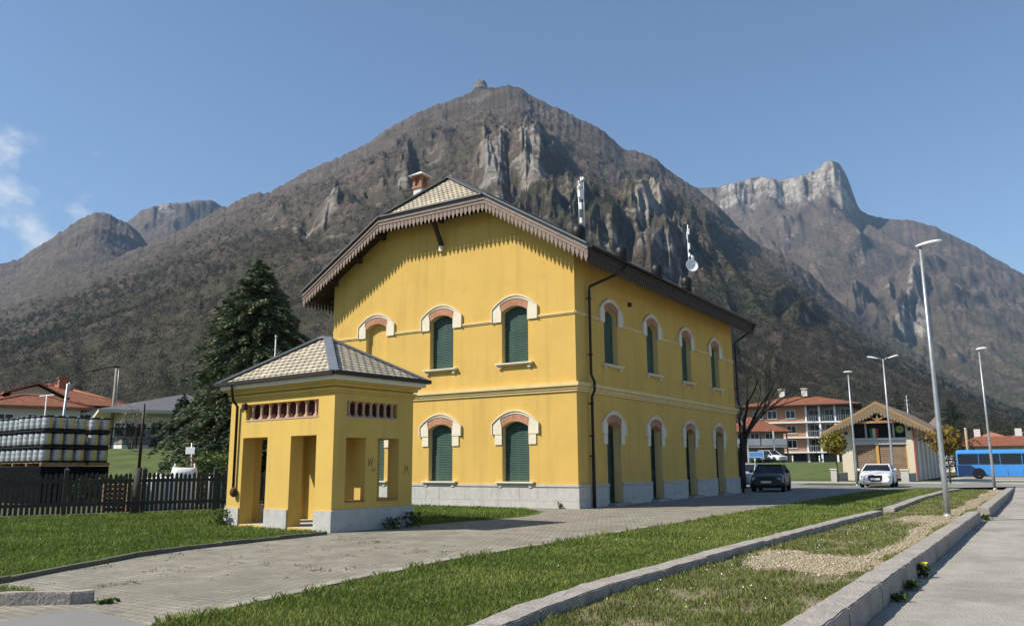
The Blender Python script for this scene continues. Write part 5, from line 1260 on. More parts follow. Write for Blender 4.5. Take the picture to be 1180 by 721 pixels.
# the garden bank below the bungalow
bank = MB(); P0 = at(105, 36); P1 = at(275, 36); P2 = at(275, 58); P3 = at(95, 58)
hb_ = hz(531, 150, 42)
A0, A1, B1, B0 = at(95, 39), at(285, 38), at(285, 50), at(95, 52)
zb_ = hz(516, 180, 50)
bank.add([(A0.x, A0.y, -0.05), (A1.x, A1.y, -0.05), (B1.x, B1.y, zb_), (B0.x, B0.y, zb_), (P2.x-8, P2.y+8, zb_), (P3.x-8, P3.y+8, zb_)], [(0, 1, 2, 3), (3, 2, 4, 5)])
tag(bank.build('garden_bank', M('bank_grass', (0.105, 0.135, 0.036), 0.95, scale=0.9, col2=(0.055, 0.075, 0.02), bump=0.8, bscale=15, fine=0.3), fixn=False), kind='structure')
t = thing('garden_railing', 'dark metal railing along the bungalow garden bank', 'railing', (0, 0, 0))
ra, rb_ = at(96, 50), at(240, 49); k = 44
for i in range(6): 
    p = ra.lerp(rb_, i/5); b = MB(); b.box((p.x, p.y, zb_+0.55), (0.07, 0.07, 1.2)); b.build('post', BROWNM, t)
b = MB(); b.beam((ra.x, ra.y, zb_+1.08), (rb_.x, rb_.y, zb_+1.08), 0.04, 0.05); b.beam((ra.x, ra.y, zb_+0.18), (rb_.x, rb_.y, zb_+0.18), 0.04, 0.04)
for i in range(150): p = ra.lerp(rb_, i/149); b.box((p.x, p.y, zb_+0.63), (0.02, 0.02, 0.86))
b.build('bars', BROWNM, t)
t = thing('white_picket_fence', 'short white picket fence in front of the orange brick bay', 'fence', (0, 0, 0))
ra, rb_ = at(214, 51.5), at(242, 51.2); b = MB()
b.beam((ra.x, ra.y, zb_+0.75), (rb_.x, rb_.y, zb_+0.75), 0.05, 0.08); b.beam((ra.x, ra.y, zb_+0.25), (rb_.x, rb_.y, zb_+0.25), 0.05, 0.08)
for i in range(12): p = ra.lerp(rb_, i/11); b.box((p.x, p.y, zb_+0.5), (0.08, 0.05, 1.0))
b.build('pickets', WHITE, t)
shrub('cypress', 'dark narrow cypress bush standing by the bungalow door', 'bush', blob_pts(1600, 1.1, 1.1, 3.1), 0.11, DG, at(206, 51.8, zb_))
shrub('hedge', 'low clipped dark hedge left of the cypress bush', 'hedge', blob_pts(1600, 1.7, 1.2, 1.5, 2.0, R(30)), 0.10, DG, at(190, 51.5, zb_))
shrub('laurel_bush', 'broad leafy green bush behind the fence next to the shelter', 'bush', blob_pts(2600, 2.2, 1.8, 1.95, 1.3, R(40)), 0.12, ((0.045, 0.075, 0.02), (0.15, 0.19, 0.06)), at(251, 35.5, 0))
shrub('bush', 'dark bush half hidden between fence and garden bank', 'bush', blob_pts(2600, 4.2, 1.6, 1.0, 1.5, R(42)), 0.13, ((0.03, 0.045, 0.012), (0.07, 0.1, 0.03)), at(150, 36, 0))
shrub('blossom_shrub', 'pale leafless shrub in front of the bungalow wall', 'shrub', blob_pts(420, 2.4, 1.6, 2.6), 0.055, ((0.25, 0.22, 0.18), (0.42, 0.39, 0.34)), at(149, 50.5, zb_))
# street lamp with a swan neck, wooden pole, roof aerial
t = thing('street_lamp', 'old street lamp with long swan neck arm above the terracotta roofs', 'street lamp', at(65, 58), vrot)
z1 = hz(436, 70, 58); zt_ = hz(421, 106, 58)
b = MB(); b.tube([(0, 0, -.1), (0.2, 0, z1-0.3)], [0.10, 0.07], 8); b.build('pole', LGREY, t)
b = MB(); b.tube([(0.2, 0, z1-0.6), (0.35, 0, z1), (0.9, 0, z1+0.4), (2.7, 0, zt_)], 0.035, 6); b.build('arm', BROWNM, t)
b = MB(); b.ell((0.30, 0, z1-0.5), (0.09, 0.09, 0.3)); b.build('junction_box', LGREY, t)
b = MB(); b.ell((2.85, 0, zt_), (0.3, 0.12, 0.07)); b.build('lamp_head', BROWNM, t)
t = thing('utility_pole', 'pale wooden utility pole in front of the villa roof end', 'pole', at(125, 60)); zp = hz(424, 125, 60)
b = MB(); b.tube([(0, 0, -.2), (0, 0, zp)], [0.12, 0.09], 8); b.build('pole', M('weathered_pole', (0.34, 0.29, 0.24), 0.9, var=0.4), t)
b = MB(); b.tube([(0.28, 0, zp-2.9), (0.28, 0, zp-0.1)], 0.025, 6); b.beam((0, 0, zp-0.5), (0.28, 0, zp-0.5), 0.04, 0.04); b.beam((0, 0, zp-2.4), (0.28, 0, zp-2.4), 0.04, 0.04); b.build('conduit', GALV, t)
t = thing('aerial_pole', 'slim white aerial standing before the lower villa roof', 'antenna', at(46, 62)); zp = hz(455, 46, 62)
b = MB(); b.tube([(0, 0, -.2), (0, 0, zp)], 0.035, 6); b.build('pole', WHITE, t); b = MB(); b.beam((-0.9, 0, zp), (0.9, 0, zp), 0.05, 0.05); b.build('crossbar', WHITE, t)
t = thing('flag_pole', 'thin pale pole rising behind the shelter roof', 'pole', at(311, 24)); zp = hz(388, 311, 24)
b = MB(); b.tube([(0, 0, -.1), (0, 0, zp)], [0.035, 0.022], 7); b.build('pole', GALV, t); b = MB(); b.ell((0, 0, zp), (0.04, 0.04, 0.06)); b.build('finial', GALV, t)

# ================================================================== RIGHT SIDE: houses, cars, bus
bank2 = MB()
QB = at(845, 84), at(972, 84), at(985, 112), at(840, 112); q0, q1, q2, q3 = QB; zz = hz(532.5, 910, 112)
bank2.add([(q0.x, q0.y, -.03), (q1.x, q1.y, -.03), (q2.x, q2.y, zz), (q3.x, q3.y, zz), (q2.x-30, q2.y+60, zz+.2), (q3.x-50, q3.y+60, zz+.2)], [(0, 1, 2, 3), (3, 2, 4, 5)])
tag(bank2.build('road_bank', bpy.data.materials['bank_grass'], fixn=False), kind='structure')
ZB = zz
# four storey brick block
D = 142.0; c_ = at(925, D); brg = math.atan2(-c_.x, c_.y); s_ = D/F
t = thing('apartment_block', 'four storey orange brick apartment block with white balconies and red hip roof', 'building', (c_.x, c_.y, 0), brg+R(-4))
zE = hz(468, 925, D); zF = [hz(y, 925, D) for y in (533, 521, 504, 486.5, 468)]
xL, xM, xR = -55*s_, 6*s_, 54*s_
b = MB(); b.box(((xL+xM)/2, 6, zE/2), (xM-xL, 12, zE)); b.build('brick_wall', BRICKF, t)
b = MB(); b.box(((xM+xR)/2+0.01, 7.2, zE/2), (xR-xM, 9.6, zE)); b.build('wall', M('grey_plaster', (0.30, 0.285, 0.26), 0.9), t)
b = MB(); hip_roof(b, xL, xR, 0, 12, zE+0.2, hz(455.5, 905, D)-zE, 1.3); rf = b.build('roof', [TERRA, WOODD], t)
for k in (0.33, 0.55): b = MB(); b.box((xL+(xR-xL)*k, 5, zE+2.6), (0.9, 0.9, 1.2)); b.box((xL+(xR-xL)*k, 5, zE+3.28), (1.2, 1.2, 0.15)); b.build('chimney', PLAST_W, rf)
FSo = face((0, 0, 0), (1, 0, 0), (0, -1, 0)); FSi = face((0, 2.4, 0), (1, 0, 0), (0, -1, 0))
for k in range(1, 4):
    z0 = zF[k]
    b = MB(); b.box(((xM+xR)/2, 1.0, z0), (xR-xM+0.4, 2.7, 0.22)); b.box((xM-2.2, -0.5, z0), (7.0, 1.0, 0.2)); b.build('balcony_slab', WHITE, t)
    b = MB()
    for i in range(22): b.box((xM+0.2+(xR-xM)*i/21, -0.25, z0+0.6), (0.06, 0.05, 0.9))
    b.box(((xM+xR)/2, -0.25, z0+1.06), (xR-xM+0.3, 0.07, 0.07))
    b.build('balcony_railing', LGREY, t)
    for i in range(3): window_on(t, FSi, xM+(xR-xM)*(i+.5)/3, 1.5, z0+0.25, z0+2.2, sill=False)
for k in range(0, 4):
    for cx in (-43*s_, -28*s_, -9*s_):
        if k == 0: continue
        window_on(t, FSo, cx, 1.5, zF[k]+0.7, zF[k]+2.0, frame=WHITE if k != 2 else PLAST_O)
for cx in (xM+0.15, xM+(xR-xM)*0.3, xM+(xR-xM)*0.62, xR-0.2):
    b = MB(); b.box((cx, -0.05, zE/2), (0.3, 0.3, zE)); b.build('pillar', WHITE, t)
AWN = M('orange_awning', (0.52, 0.16, 0.07), 0.8, var=0.15)
b = MB(); b.prism([(0, 0), (1.6, -0.7), (1.6, -0.85), (0, -0.1)], [], (-44*s_, -0.02, zF[1]+0.5), (0, -1, 0), Z, (-1, 0, 0), -58*s_*0.9); b.build('awning', AWN, t)
for cx in (-36*s_, -20*s_, -2*s_, 20*s_, 38*s_):
    b = MB(); b.prism(rect(cx-1.0, cx+1.0, ZB+0.3, zF[1]-0.2), [], FSo[0]+FSo[2]*0.03, FSo[1], Z, FSo[2], 0.1); b.build('shop_window', GLASSD, t)
# smaller house in front
D = 118.0; c_ = at(876, D); brg = math.atan2(-c_.x, c_.y); s_ = D/F
t = thing('gallery_house', 'two storey house with wooden gallery and terracotta roof behind the blue sign', 'house', (c_.x, c_.y, 0), brg+R(14))
zE = hz(497, 880, D); zA = hz(482, 866, D)
b = MB(); b.box((-1*s_, 4, zE/2), (56*s_, 8, zE)); b.build('wall', M('ochre_plaster', (0.36, 0.28, 0.15), 0.9, var=0.2), t)
b = MB(); hip_roof(b, -29*s_, 27*s_, 0, 8, zE, zA-zE+0.4, 1.0); b.build('roof', [TERRA, WOODD], t)
zg = hz(514, 876, D)
b = MB(); b.box((-1*s_, -0.8, zg-0.1), (56*s_, 1.6, 0.18)); b.box((-1*s_, -1.55, zg+0.55), (56*s_, 0.06, 0.9)); b.build('gallery', LGREY, t)
for i in range(5): b = MB(); b.box((-29*s_+56*s_*i/4, -1.5, zE/2), (0.16, 0.16, zE)); b.build('gallery_post', PLAST_W if i % 2 else WOODD, t)
FSo = face((0, 0, 0), (1, 0, 0), (0, -1, 0))
for cx in (-18*s_, -4*s_, 12*s_): window_on(t, FSo, cx, 1.2, zg+0.3, zg+1.8, sill=False); 
for cx in (-18*s_, -2*s_, 14*s_): b = MB(); b.prism(rect(cx-.9, cx+.9, ZB+0.1, zg-0.6), [], FSo[0]+FSo[2]*0.03, FSo[1], Z, FSo[2], 0.1); b.build('dark_doorway', GLASSD, t)
# long white house beyond the bus
D = 150.0; c_ = at(1172, D); brg = math.atan2(-c_.x, c_.y); s_ = D/F
t = thing('long_house', 'long white house with low red tiled roof behind the blue bus', 'house', (c_.x, c_.y, 0), brg+R(3))
zE = hz(513.5, 1150, D); zA = hz(501.5, 1150, D)
b = MB(); b.box((0, 4.5, zE/2), (118*s_, 9, zE)); b.build('wall', PLAST_W, t)
b = MB(); hip_roof(b, -59*s_, 59*s_, 0, 9, zE, zA-zE, 1.0); rf = b.build('roof', [TERRA, WOODD], t)
FSo = face((0, 0, 0), (1, 0, 0), (0, -1, 0))
for i, cx in enumerate((-50, -41, -28, -14, -4, 8, 20, 34)): window_on(t, FSo, cx*s_, 1.6 if i % 3 else 2.2, zE-2.1, zE-0.6, frame=WHITE if i % 2 else BRICKF)
for cx in (-30, 6): b = MB(); b.box((cx*s_, 5, zA+0.1), (0.9, 0.9, 2.2)); b.build('chimney', PLAST_W, rf)
for k, (px, D, y0, y1, wpx, lab) in enumerate(((1148, 230, 508, 496.5, 44, 'brown roofed far house between pine tree and valley slope'), (1195, 235, 507, 495, 60, 'grey brown far house at the right picture edge'), (1078, 150, 512, 478, 40, 'weathered long barn roof showing behind the goods shed'))):
    c_ = at(px, D); s_ = D/F; t = thing('far_house' if k < 2 else 'barn', lab, 'house' if k < 2 else 'barn', (c_.x, c_.y, 0), math.atan2(-c_.x, c_.y)+R((4, -5, -16)[k]))
    zE, zA = hz(y0, px, D), hz(y1, px, D)
    b = MB(); b.box((0, 5, zE/2), (wpx*s_*0.9, 10, zE)); b.build('wall', PLAST_O if k < 2 else PLAST_W, t)
    b = MB(); hip_roof(b, -wpx*s_*.45, wpx*s_*.45, 0, 10, zE, zA-zE, 0.8); b.build('roof', [TERRA2 if k == 0 else M('old_roof_%d' % k, (0.20, 0.15, 0.12), 0.9, var=0.3), WOODD], t)
    for i in range(3): window_on(t, face((0, 0, 0), (1, 0, 0), (0, -1, 0)), wpx*s_*(-0.28+0.28*i), 1.3, zE-2.0, zE-0.6, sill=False)
conifer('dark pine tree between the shed and the long white house', 1102, 135, 10.5, 4.6, seed=9, dens=0.8, base=0.1)
conifer('dark conifer whose tip shows behind the shed roof', 1042, 140, 12.5, 2.6, seed=11, dens=0.7)
t = thing('wooden_post', 'pale wooden post standing before the long white house', 'post', at(1117, 120), 0); zp = hz(494, 1117, 120)
b = MB(); b.tube([(0, 0, -.1), (0, 0, zp)], [0.2, 0.16], 8); b.build('post', M('pale_post', (0.36, 0.25, 0.15), 0.9), t); b = MB(); b.lathe([(0.2, 0), (0.2, .1), (0, .2)], (0, 0, zp), 8); b.build('cap', GALV, t)
t = thing('roof_aerial', 'thin aerial pole rising behind the goods shed roof', 'antenna', at(1052, 110), 0); zp = hz(455, 1052, 110)
b = MB(); b.tube([(0, 0, -.1), (0, 0, zp)], 0.06, 6); b.build('pole', GALV, t); b = MB(); b.beam((-.3, 0, zp-.6), (.3, 0, zp-.6), .04, .04); b.beam((-.22, 0, zp-1.1), (.22, 0, zp-1.1), .04, .04); b.build('crossbar', GALV, t)

# ------------------------------------------------------------------ cars
CHROME = M('chrome', (0.6, 0.6, 0.6), 0.2, metallic=0.9, var=0.1); LAMPG = M('headlamp_glass', (0.5, 0.52, 0.54), 0.12, var=0.2, spec=0.7)
PLATE = M('number_plate', (0.7, 0.7, 0.68), 0.5)
def paint(name, col): 
    m = M(name, col, 0.38, var=0.06, scale=1.5, spec=0.4); m.node_tree.nodes['Principled BSDF'].inputs['Coat Weight'].default_value = 0.15; m.node_tree.nodes['Principled BSDF'].inputs['Coat Roughness'].default_value = 0.1; return m
def car(label, loc, rz, pm, L=4.5, W=1.78, H=1.42, hood=0.92, belt=0.98, ws=(1.15, 1.95), rs=(3.5, 4.15), deck=0.98, grille='wide', group='cars in the station yard', cat='car', rear=False):
    t = thing('parked_car', label, cat, loc, rz, group)
    hw = W/2
    # body: sections from nose (y=0) to tail (y=L); forward is -y
    sec = [(0.0, 0.80, 0.34, 0.66), (0.06, 0.90, 0.24, 0.74), (0.28, 0.97, 0.19, hood-0.09), (0.7, 1.0, 0.18, hood-0.03), (ws[0], 1.0, 0.18, belt-0.02), (L*0.5, 1.0, 0.18, belt), (rs[1], 1.0, 0.19, deck), (L-0.25, 0.965, 0.22, deck-0.03), (L-0.05, 0.90, 0.28, deck-0.12), (L, 0.8, 0.38, deck-0.22)]
    b = MB(); ring = []
    for y, k, zl, zt in sec:
        w_ = hw*k; h = zt-zl
        pr = [(0.0, zl), (w_*0.86, zl), (w_*0.97, zl+h*0.16), (w_, zl+h*0.45), (w_*0.985, zl+h*0.75), (w_*0.93, zl+h*0.93), (w_*0.80, zt), (0.0, zt+0.025)]
        ring.append([(x, y-L/2, z) for x, z in pr]+[(-x, y-L/2, z) for x, z in pr[-2:0:-1]])
    n = len(ring[0]); vs_ = [p for r_ in ring for p in r_]
    b.add(vs_, [(i*n+k, i*n+(k+1) % n, (i+1)*n+(k+1) % n, (i+1)*n+k) for i in range(len(ring)-1) for k in range(n)], smooth=True)
    b.add(ring[0], [tuple(range(n))]); b.add(ring[-1], [tuple(range(n))])
    body = b.build('body', pm, t)
    yb0, yt0, yt1, yb1 = ws[0]-L/2, ws[1]-L/2, rs[0]-L/2, rs[1]-L/2
    wb_, wt_ = hw*0.90, hw*0.70; zr_ = H-0.05
    b = MB()
    lo = [(-wb_, yb0, belt-0.05), (wb_, yb0, belt-0.05), (wb_, yb1, belt-0.05), (-wb_, yb1, belt-0.05)]; hi = [(-wt_, yt0, zr_), (wt_, yt0, zr_), (wt_, yt1, zr_), (-wt_, yt1, zr_)]
    b.add(lo+hi, [(0, 1, 5, 4), (1, 2, 6, 5), (2, 3, 7, 6), (3, 0, 4, 7), (4, 5, 6, 7)]); b.build('windows', GLASSD, t)
    b = MB(); b.box((0, (yt0+yt1)/2, zr_+0.015), (2*wt_+0.06, yt1-yt0+0.08, 0.06))
    for sx_ in (-1, 1):
        for q0, q1 in (((sx_*wb_, yb0, belt-.03), (sx_*wt_, yt0, zr_)), ((sx_*wb_, yb1, belt-.03), (sx_*wt_, yt1, zr_)), ((sx_*wb_, (yb0+yb1)/2+.1, belt-.03), (sx_*wt_, (yt0+yt1)/2+.1, zr_))): b.beam(q0, q1, 0.07, 0.05)
    b.build('roof', pm, t, bevel=0.02)
    for yw in (0.82, L-0.85):
        for sx_ in (-1, 1):
            b = MB(); b.lathe([(0.2, -0.10), (0.30, -0.10), (0.32, -0.07), (0.32, 0.07), (0.30, 0.10), (0.2, 0.10)], (0, 0, 0), 20, axis='X'); wl = b.build('wheel', TYRE, t, loc=(sx_*(hw-0.10), yw-L/2, 0.32))
            b = MB(); b.lathe([(0.0, sx_*0.075), (0.06, sx_*0.08), (0.19, sx_*0.085), (0.21, sx_*0.095), (0.21, sx_*0.05), (0.0, sx_*0.05)], (0, 0, 0), 16, axis='X'); b.build('rim', CHROME, wl)
            b = MB(); b.lathe([(0.0, sx_*0.0), (0.385, 0.0), (0.385, sx_*0.012), (0.0, sx_*0.012)], (sx_*(hw*0.985), yw-L/2, 0.36), 20, axis='X'); b.v = [(x, y, max(z, 0.17)) for x, y, z in b.v]; b.build('wheel_arch', BLACK, t)
    yn = -L/2
    for sx_ in (-1, 1):
        b = MB(); b.box((sx_*hw*0.66, yn+0.10, 0.655), (hw*0.36, 0.16, 0.125), rz=sx_*R(-14)); b.build('headlight', LAMPG, t, bevel=0.02)
        b = MB(); b.ell((sx_*(hw+0.09), ws[0]-L/2+0.35, belt+0.05), (0.11, 0.07, 0.08)); b.build('mirror', pm, t)
        b = MB(); b.box((sx_*hw*0.68, L/2-0.09, 0.72), (hw*0.3, 0.14, 0.14)); b.build('tail_light', REDP, t, bevel=0.01)
    b = MB()
    if grille == 'tall': b.prism([(-0.38, 0.72), (0.38, 0.72), (0.36, 0.44), (0.28, 0.36), (-0.28, 0.36), (-0.36, 0.44)], [], (0, yn-0.02, 0), (1, 0, 0), Z, (0, -1, 0), 0.1)
    else: b.prism(rect(-hw*0.42, hw*0.42, 0.60, 0.71), [], (0, yn+0.0, 0), (1, 0, 0), Z, (0, -1, 0), 0.1)
    g_ = b.build('grille', BLACK, t)
    b = MB()
    for sx_ in (-1, 1): b.prism(rect(*sorted((sx_*0.42, sx_*hw*0.84)), 0.33, 0.43), [], (0, yn+0.045, 0), (1, 0, 0), Z, (0, -1, 0), 0.1)
    b.prism(rect(-0.36, 0.36, 0.25, 0.32), [], (0, yn+0.03, 0), (1, 0, 0), Z, (0, -1, 0), 0.1); b.build('intake', BLACK, t)
    b = MB(); b.prism(rect(-0.26, 0.26, 0.45, 0.56), [], (0, yn-0.035, 0), (1, 0, 0), Z, (0, -1, 0), 0.015); b.build('number_plate', PLATE, t)
    return t
car('white coupe with wide black grille parked in the sun', (-8.75, 54.6, 0.012), R(4), paint('white_car_paint', (0.80, 0.80, 0.80)), L=4.65, W=1.84, H=1.38, grille='tall')
car('black saloon car standing in the shade by the station corner', (-12.5, 44.6, 0.012), R(9), paint('black_car_paint', (0.012, 0.012, 0.014)), L=4.3, W=1.68, H=1.40)
car('silver grey car half hidden behind the station corner', (-15.75, 51.0, 0.012), R(-2), paint('silver_car_paint', (0.32, 0.35, 0.38)), L=4.2, W=1.72, H=1.45)
p_ = at(889, 115, ZB+0.02); car('white estate car parked on the bank below the apartment block', p_, R(60), paint('white_estate_paint', (0.62, 0.63, 0.64)), H=1.6, rs=(3.9, 4.35), group='cars on the bank by the apartments')
p_ = at(876, 113.5, ZB+0.02); car('dark green car parked on the bank beside the blue sign', p_, R(25), paint('dark_green_paint', (0.02, 0.045, 0.045)), group='cars on the bank by the apartments')
t = thing('road_sign', 'large blue information board on two posts at the bank edge', 'sign', at(872, 110.5, ZB), math.atan2(-at(872, 1).x, at(872, 1).y))
z0, z1 = hz(527, 872, 110.5)-ZB, hz(520, 872, 110.5)-ZB; 
for sx_ in (-1, 1): b = MB(); b.tube([(sx_*0.75, 0.05, -.1), (sx_*0.75, 0.05, z1)], 0.05, 7); b.build('post', GALV, t)
b = MB(); b.box((0, 0, (z0+z1)/2), (1.9, 0.06, z1-z0)); bd_ = b.build('board', M('blue_sign_paint', (0.10, 0.26, 0.55), 0.5, var=0.1), t)
b = MB(); b.prism([(-0.92, z0+0.03), (0.92, z0+0.03), (0.92, z1-0.03), (-0.92, z1-0.03)], [[(-0.88, z0+0.07), (0.88, z0+0.07), (0.88, z1-0.07), (-0.88, z1-0.07)]], (0, -0.036, 0), (1, 0, 0), Z, (0, -1, 0), 0.008); b.build('border', WHITE, bd_)
for k, px in enumerate((869, 914, 902)):
    t = thing('bollard', ('white marker post at the left end of the road bank', 'white marker post on the bank below the brick block', 'white marker post between the parked estate car and shed')[k], 'bollard', at((870.5, 914, 945)[k], 111.5, ZB), 0, 'white marker posts on the road bank')
    b = MB(); b.tube([(0, 0, -.1), (0, 0, 0.75)], 0.09, 8); b.ell((0, 0, .75), (.09, .09, .06)); b.build('post', WHITE, t); b = MB(); b.tube([(0, 0, .55), (0, 0, .66)], 0.095, 8); b.build('band', BLACK, t)

# ------------------------------------------------------------------ the blue bus
BD = 100.0; p_ = at(1103, BD); 
t = thing('bus', 'long blue coach with dark side windows parked at the yard edge', 'bus', (p_.x, p_.y, -0.25), math.atan2(-p_.x, p_.y)+R(2))
BUSB = paint('bright_blue_paint', (0.045, 0.24, 0.60)); BUSN = paint('navy_blue', (0.012, 0.035, 0.11))
BLn, BH = 12.0, 3.05
b = MB()
prf = [(-1.24, 0.30), (-1.27, 0.8), (-1.27, 1.35), (-1.25, 2.2), (-1.19, 2.75), (-1.05, 2.97), (-0.6, 3.05), (0.6, 3.05), (1.05, 2.97), (1.19, 2.75), (1.25, 2.2), (1.27, 1.35), (1.27, .8), (1.24, .3)]
ring = [[(x, y*k+1.27, 0.3+(z-0.3)*kz) for y, z in prf] for x, k, kz in ((0.0, 0.93, 0.96), (0.12, 0.985, 0.99), (0.35, 1, 1), (BLn-0.35, 1, 1), (BLn-.1, .985, .99), (BLn, .92, .95))]
n = len(prf); vs_ = [p for r_ in ring for p in r_]
b.add(vs_, [(i*n+k, i*n+(k+1) % n, (i+1)*n+(k+1) % n, (i+1)*n+k) for i in range(5) for k in range(n)], smooth=False); b.add(ring[0], [tuple(range(n))]); b.add(ring[-1], [tuple(range(n))])
b.build('body', BUSB, t)
for k in range(6):
    b = MB(); x0, x1 = 0.10+k*1.97, 0.10+k*1.97+1.90; b.prism([(x0, 1.52), (x1, 1.52), (x1, 2.62), (x0, 2.62)], [], (0, -0.080, 0), (1, 0, 0), (0, 0.041, 1), (0, -1, 0.041), 0.02); b.build('window', GLASSD, t)
b = MB(); b.prism([(0.03, 1.45), (0.03, 0.32), (2.95, 0.32), (1.9, 0.95), (1.25, 1.45)], [], (0, -0.012, 0), (1, 0, 0), Z, (0, -1, 0), 0.02); b.build('navy_panel', BUSN, t)  # slanted darker blue area at the lower left of the side
b = MB(); b.box((0.0, 1.27, 2.0), (0.05, 2.1, 1.3)); b.build('end_window', GLASSD, t)
for xw in (1.95, 7.7):
    for yy in (0.12, 2.42):
        b = MB(); b.lathe([(0.25, -0.14), (0.46, -0.14), (0.49, -0.1), (0.49, 0.1), (0.46, 0.14), (0.25, 0.14)], (0, 0, 0), 20, axis='Y'); wl = b.build('wheel', TYRE, t, loc=(xw, yy, 0.49))
        sg = -1 if yy < 1 else 1
        b = MB(); b.lathe([(0, sg*.09), (0.1, sg*0.12), (0.26, sg*.13), (0.27, sg*.05), (0, sg*.05)], (0, 0, 0), 16, axis='Y'); b.build('rim', CHROME, wl)
    b = MB(); b.lathe([(0, 0), (0.62, 0), (0.62, -0.014), (0, -0.014)], (xw, -0.01, 0.52), 22, axis='Y', smooth=False); b.v = [(x, y, max(z, 0.31)) for x, y, z in b.v]; b.build('wheel_arch', BLACK, t)
b = MB(); b.box((7.6, -0.02, 1.22), (0.9, 0.03, 0.26)); b.build('side_vent', LGREY, t)
for xx in (3.2, 4.6, 6.0, 9.2, 10.4):
    b = MB(); b.box((xx, -0.008, 0.72), (0.02, 0.014, 0.7)); b.build('hatch_seam', BUSN, t)

# ================================================================== VEGETATION ON THE GROUND
def inpoly(P, poly):
    x, y = P[:, 0], P[:, 1]; r_ = np.zeros(len(P), bool); n = len(poly); j = n-1
    for i in range(n):
        xi, yi = poly[i]; xj, yj = poly[j]
        c = ((yi > y) != (yj > y)) & (x < (xj-xi)*(y-yi)/((yj-yi)+1e-12)+xi); r_ ^= c; j = i
    return r_
def onscreen(P, mg=170):
    d = P-np.array([0, 0, EYE]); zc = d @ np.array(FW); px = PW/2+F*(d @ np.array(RT))/np.maximum(zc, .1); py = PH/2-F*(d @ np.array(UP))/np.maximum(zc, .1)
    return (zc > 0.5) & (px > -mg) & (px < PW+mg) & (py < PH+130)
def gravelmask(P):
    x, y = P[:, 0], P[:, 1]; w_ = 0.42*fbm(x*1.1, y*0.75, 4)
    band = 0.8-np.abs(x+2.50-0.10*np.sin(y*0.8))/(0.20+0.007*(y-12)); band = np.where((y > 12.6) & (y < 54), band, -1)
    bl = 1-np.sqrt(((x+3.15)/1.05)**2+((y-13.3)/1.35)**2); bl2 = 1-np.sqrt(((x+2.9)/0.8)**2+((y-25.2)/1.9)**2); bl3 = 0.75-np.sqrt(((x+3.95)/0.5)**2+((y-14.6)/0.7)**2)
    return np.maximum(np.maximum(band, bl), np.maximum(bl2, bl3))+w_
def grass(name, poly, z, dens, hgt, cols, dry=0.0, gmask=None, edge=None, lab=None):
    P0 = np.array(poly); lo, hi = P0.min(0), P0.max(0)
    out = []
    bands = [(0, 9, 1.0), (9, 13, .62), (13, 19, .36), (19, 28, .18), (28, 60, .075)]
    for d0, d1, k in bands:
        n = int((hi-lo).prod()*dens*k)
        Q = RNG.uniform(lo, hi, (n, 2)); d = np.hypot(Q[:, 0], Q[:, 1]); Q = Q[(d >= d0) & (d < d1)]
        Q = Q[inpoly(Q, poly)]; Q3 = np.c_[Q, np.full(len(Q), z)]; Q3 = Q3[onscreen(Q3)]
        if len(Q3): out.append((Q3, k))
    V = []; T = []
    for Q, k in out:
        keep = np.ones(len(Q), bool)
        if dry: keep &= RNG.uniform(0, 1, len(Q)) > dry*sstep(-0.05, 0.3, fbm(Q[:, 0]*1.3+5, Q[:, 1]*0.9, 4))
        if gmask is not None: keep &= RNG.uniform(0, 1, len(Q)) > 0.985*sstep(-0.12, 0.12, gmask(Q))
        Q = Q[keep]; n = len(Q)
        if not n: continue
        clump = fbm(Q[:, 0]*2.3, Q[:, 1]*2.3, 4); big = fbm(Q[:, 0]*0.5+9, Q[:, 1]*0.5, 3)
        h = hgt*RNG.uniform(0.45, 1.25, n)*(1+1.0*np.clip(clump, -.6, .9))
        if edge is not None:
            de = np.min([np.hypot(Q[:, 0]-a[0], Q[:, 1]-a[1]) for a in edge], axis=0); h *= 1+0.9*np.exp(-(de/0.22)**2)
        wd = 0.0042/np.sqrt(k)*RNG.uniform(.7, 1.3, n)
        a = RNG.uniform(0, 6.283, n); lean = RNG.uniform(0.1, 0.75, n)*h; la = RNG.uniform(0, 6.283, n)
        ux, uy = np.cos(a)*wd, np.sin(a)*wd; lx, ly = np.cos(la)*lean, np.sin(la)*lean
        v = np.stack([np.c_[Q[:, 0]-ux, Q[:, 1]-uy, Q[:, 2]], np.c_[Q[:, 0]+ux, Q[:, 1]+uy, Q[:, 2]], np.c_[Q[:, 0]+lx*.4+ux*.7, Q[:, 1]+ly*.4+uy*.7, Q[:, 2]+h*.6], np.c_[Q[:, 0]+lx, Q[:, 1]+ly, Q[:, 2]+h]], 1)
        V.append(v.reshape(-1, 3))
        t_ = np.clip(0.5+0.9*big+0.5*clump+RNG.normal(0, .22, n), 0, 1)[:, None]
        c = np.array(cols[0])*(1-t_)+np.array(cols[1])*t_
        sr_ = (RNG.uniform(0, 1, n) < 0.05+dry*0.2)[:, None]; c = np.where(sr_, np.array((0.22, 0.19, 0.09)), c)*RNG.uniform(.75, 1.25, n)[:, None]
        T.append(np.repeat(c, 4, 0))
    V = np.concatenate(V); T = np.concatenate(T)
    o = raw_mesh(name, V, np.arange(len(V)).reshape(-1, 4), LEAF, None, T)
    return tag(o, kind='stuff')
GC = ((0.095, 0.138, 0.020), (0.22, 0.262, 0.062))
strip = [(p[0]+0.12, p[1]) for p in pathR[1:9]]+[(-7.75, 27.2), (-7.9, 29), (-8.05, 40), (-7.85, 47), (-6.6, 51.8), (-4.6, 53.8), (-4.9, 48), (-5.02, 39), (-4.75, 28.6)]+[(x-0.01, y) for x, y in KL[::-1][:6]]+[(-4.3, 4), (-6.7, 3.9)]
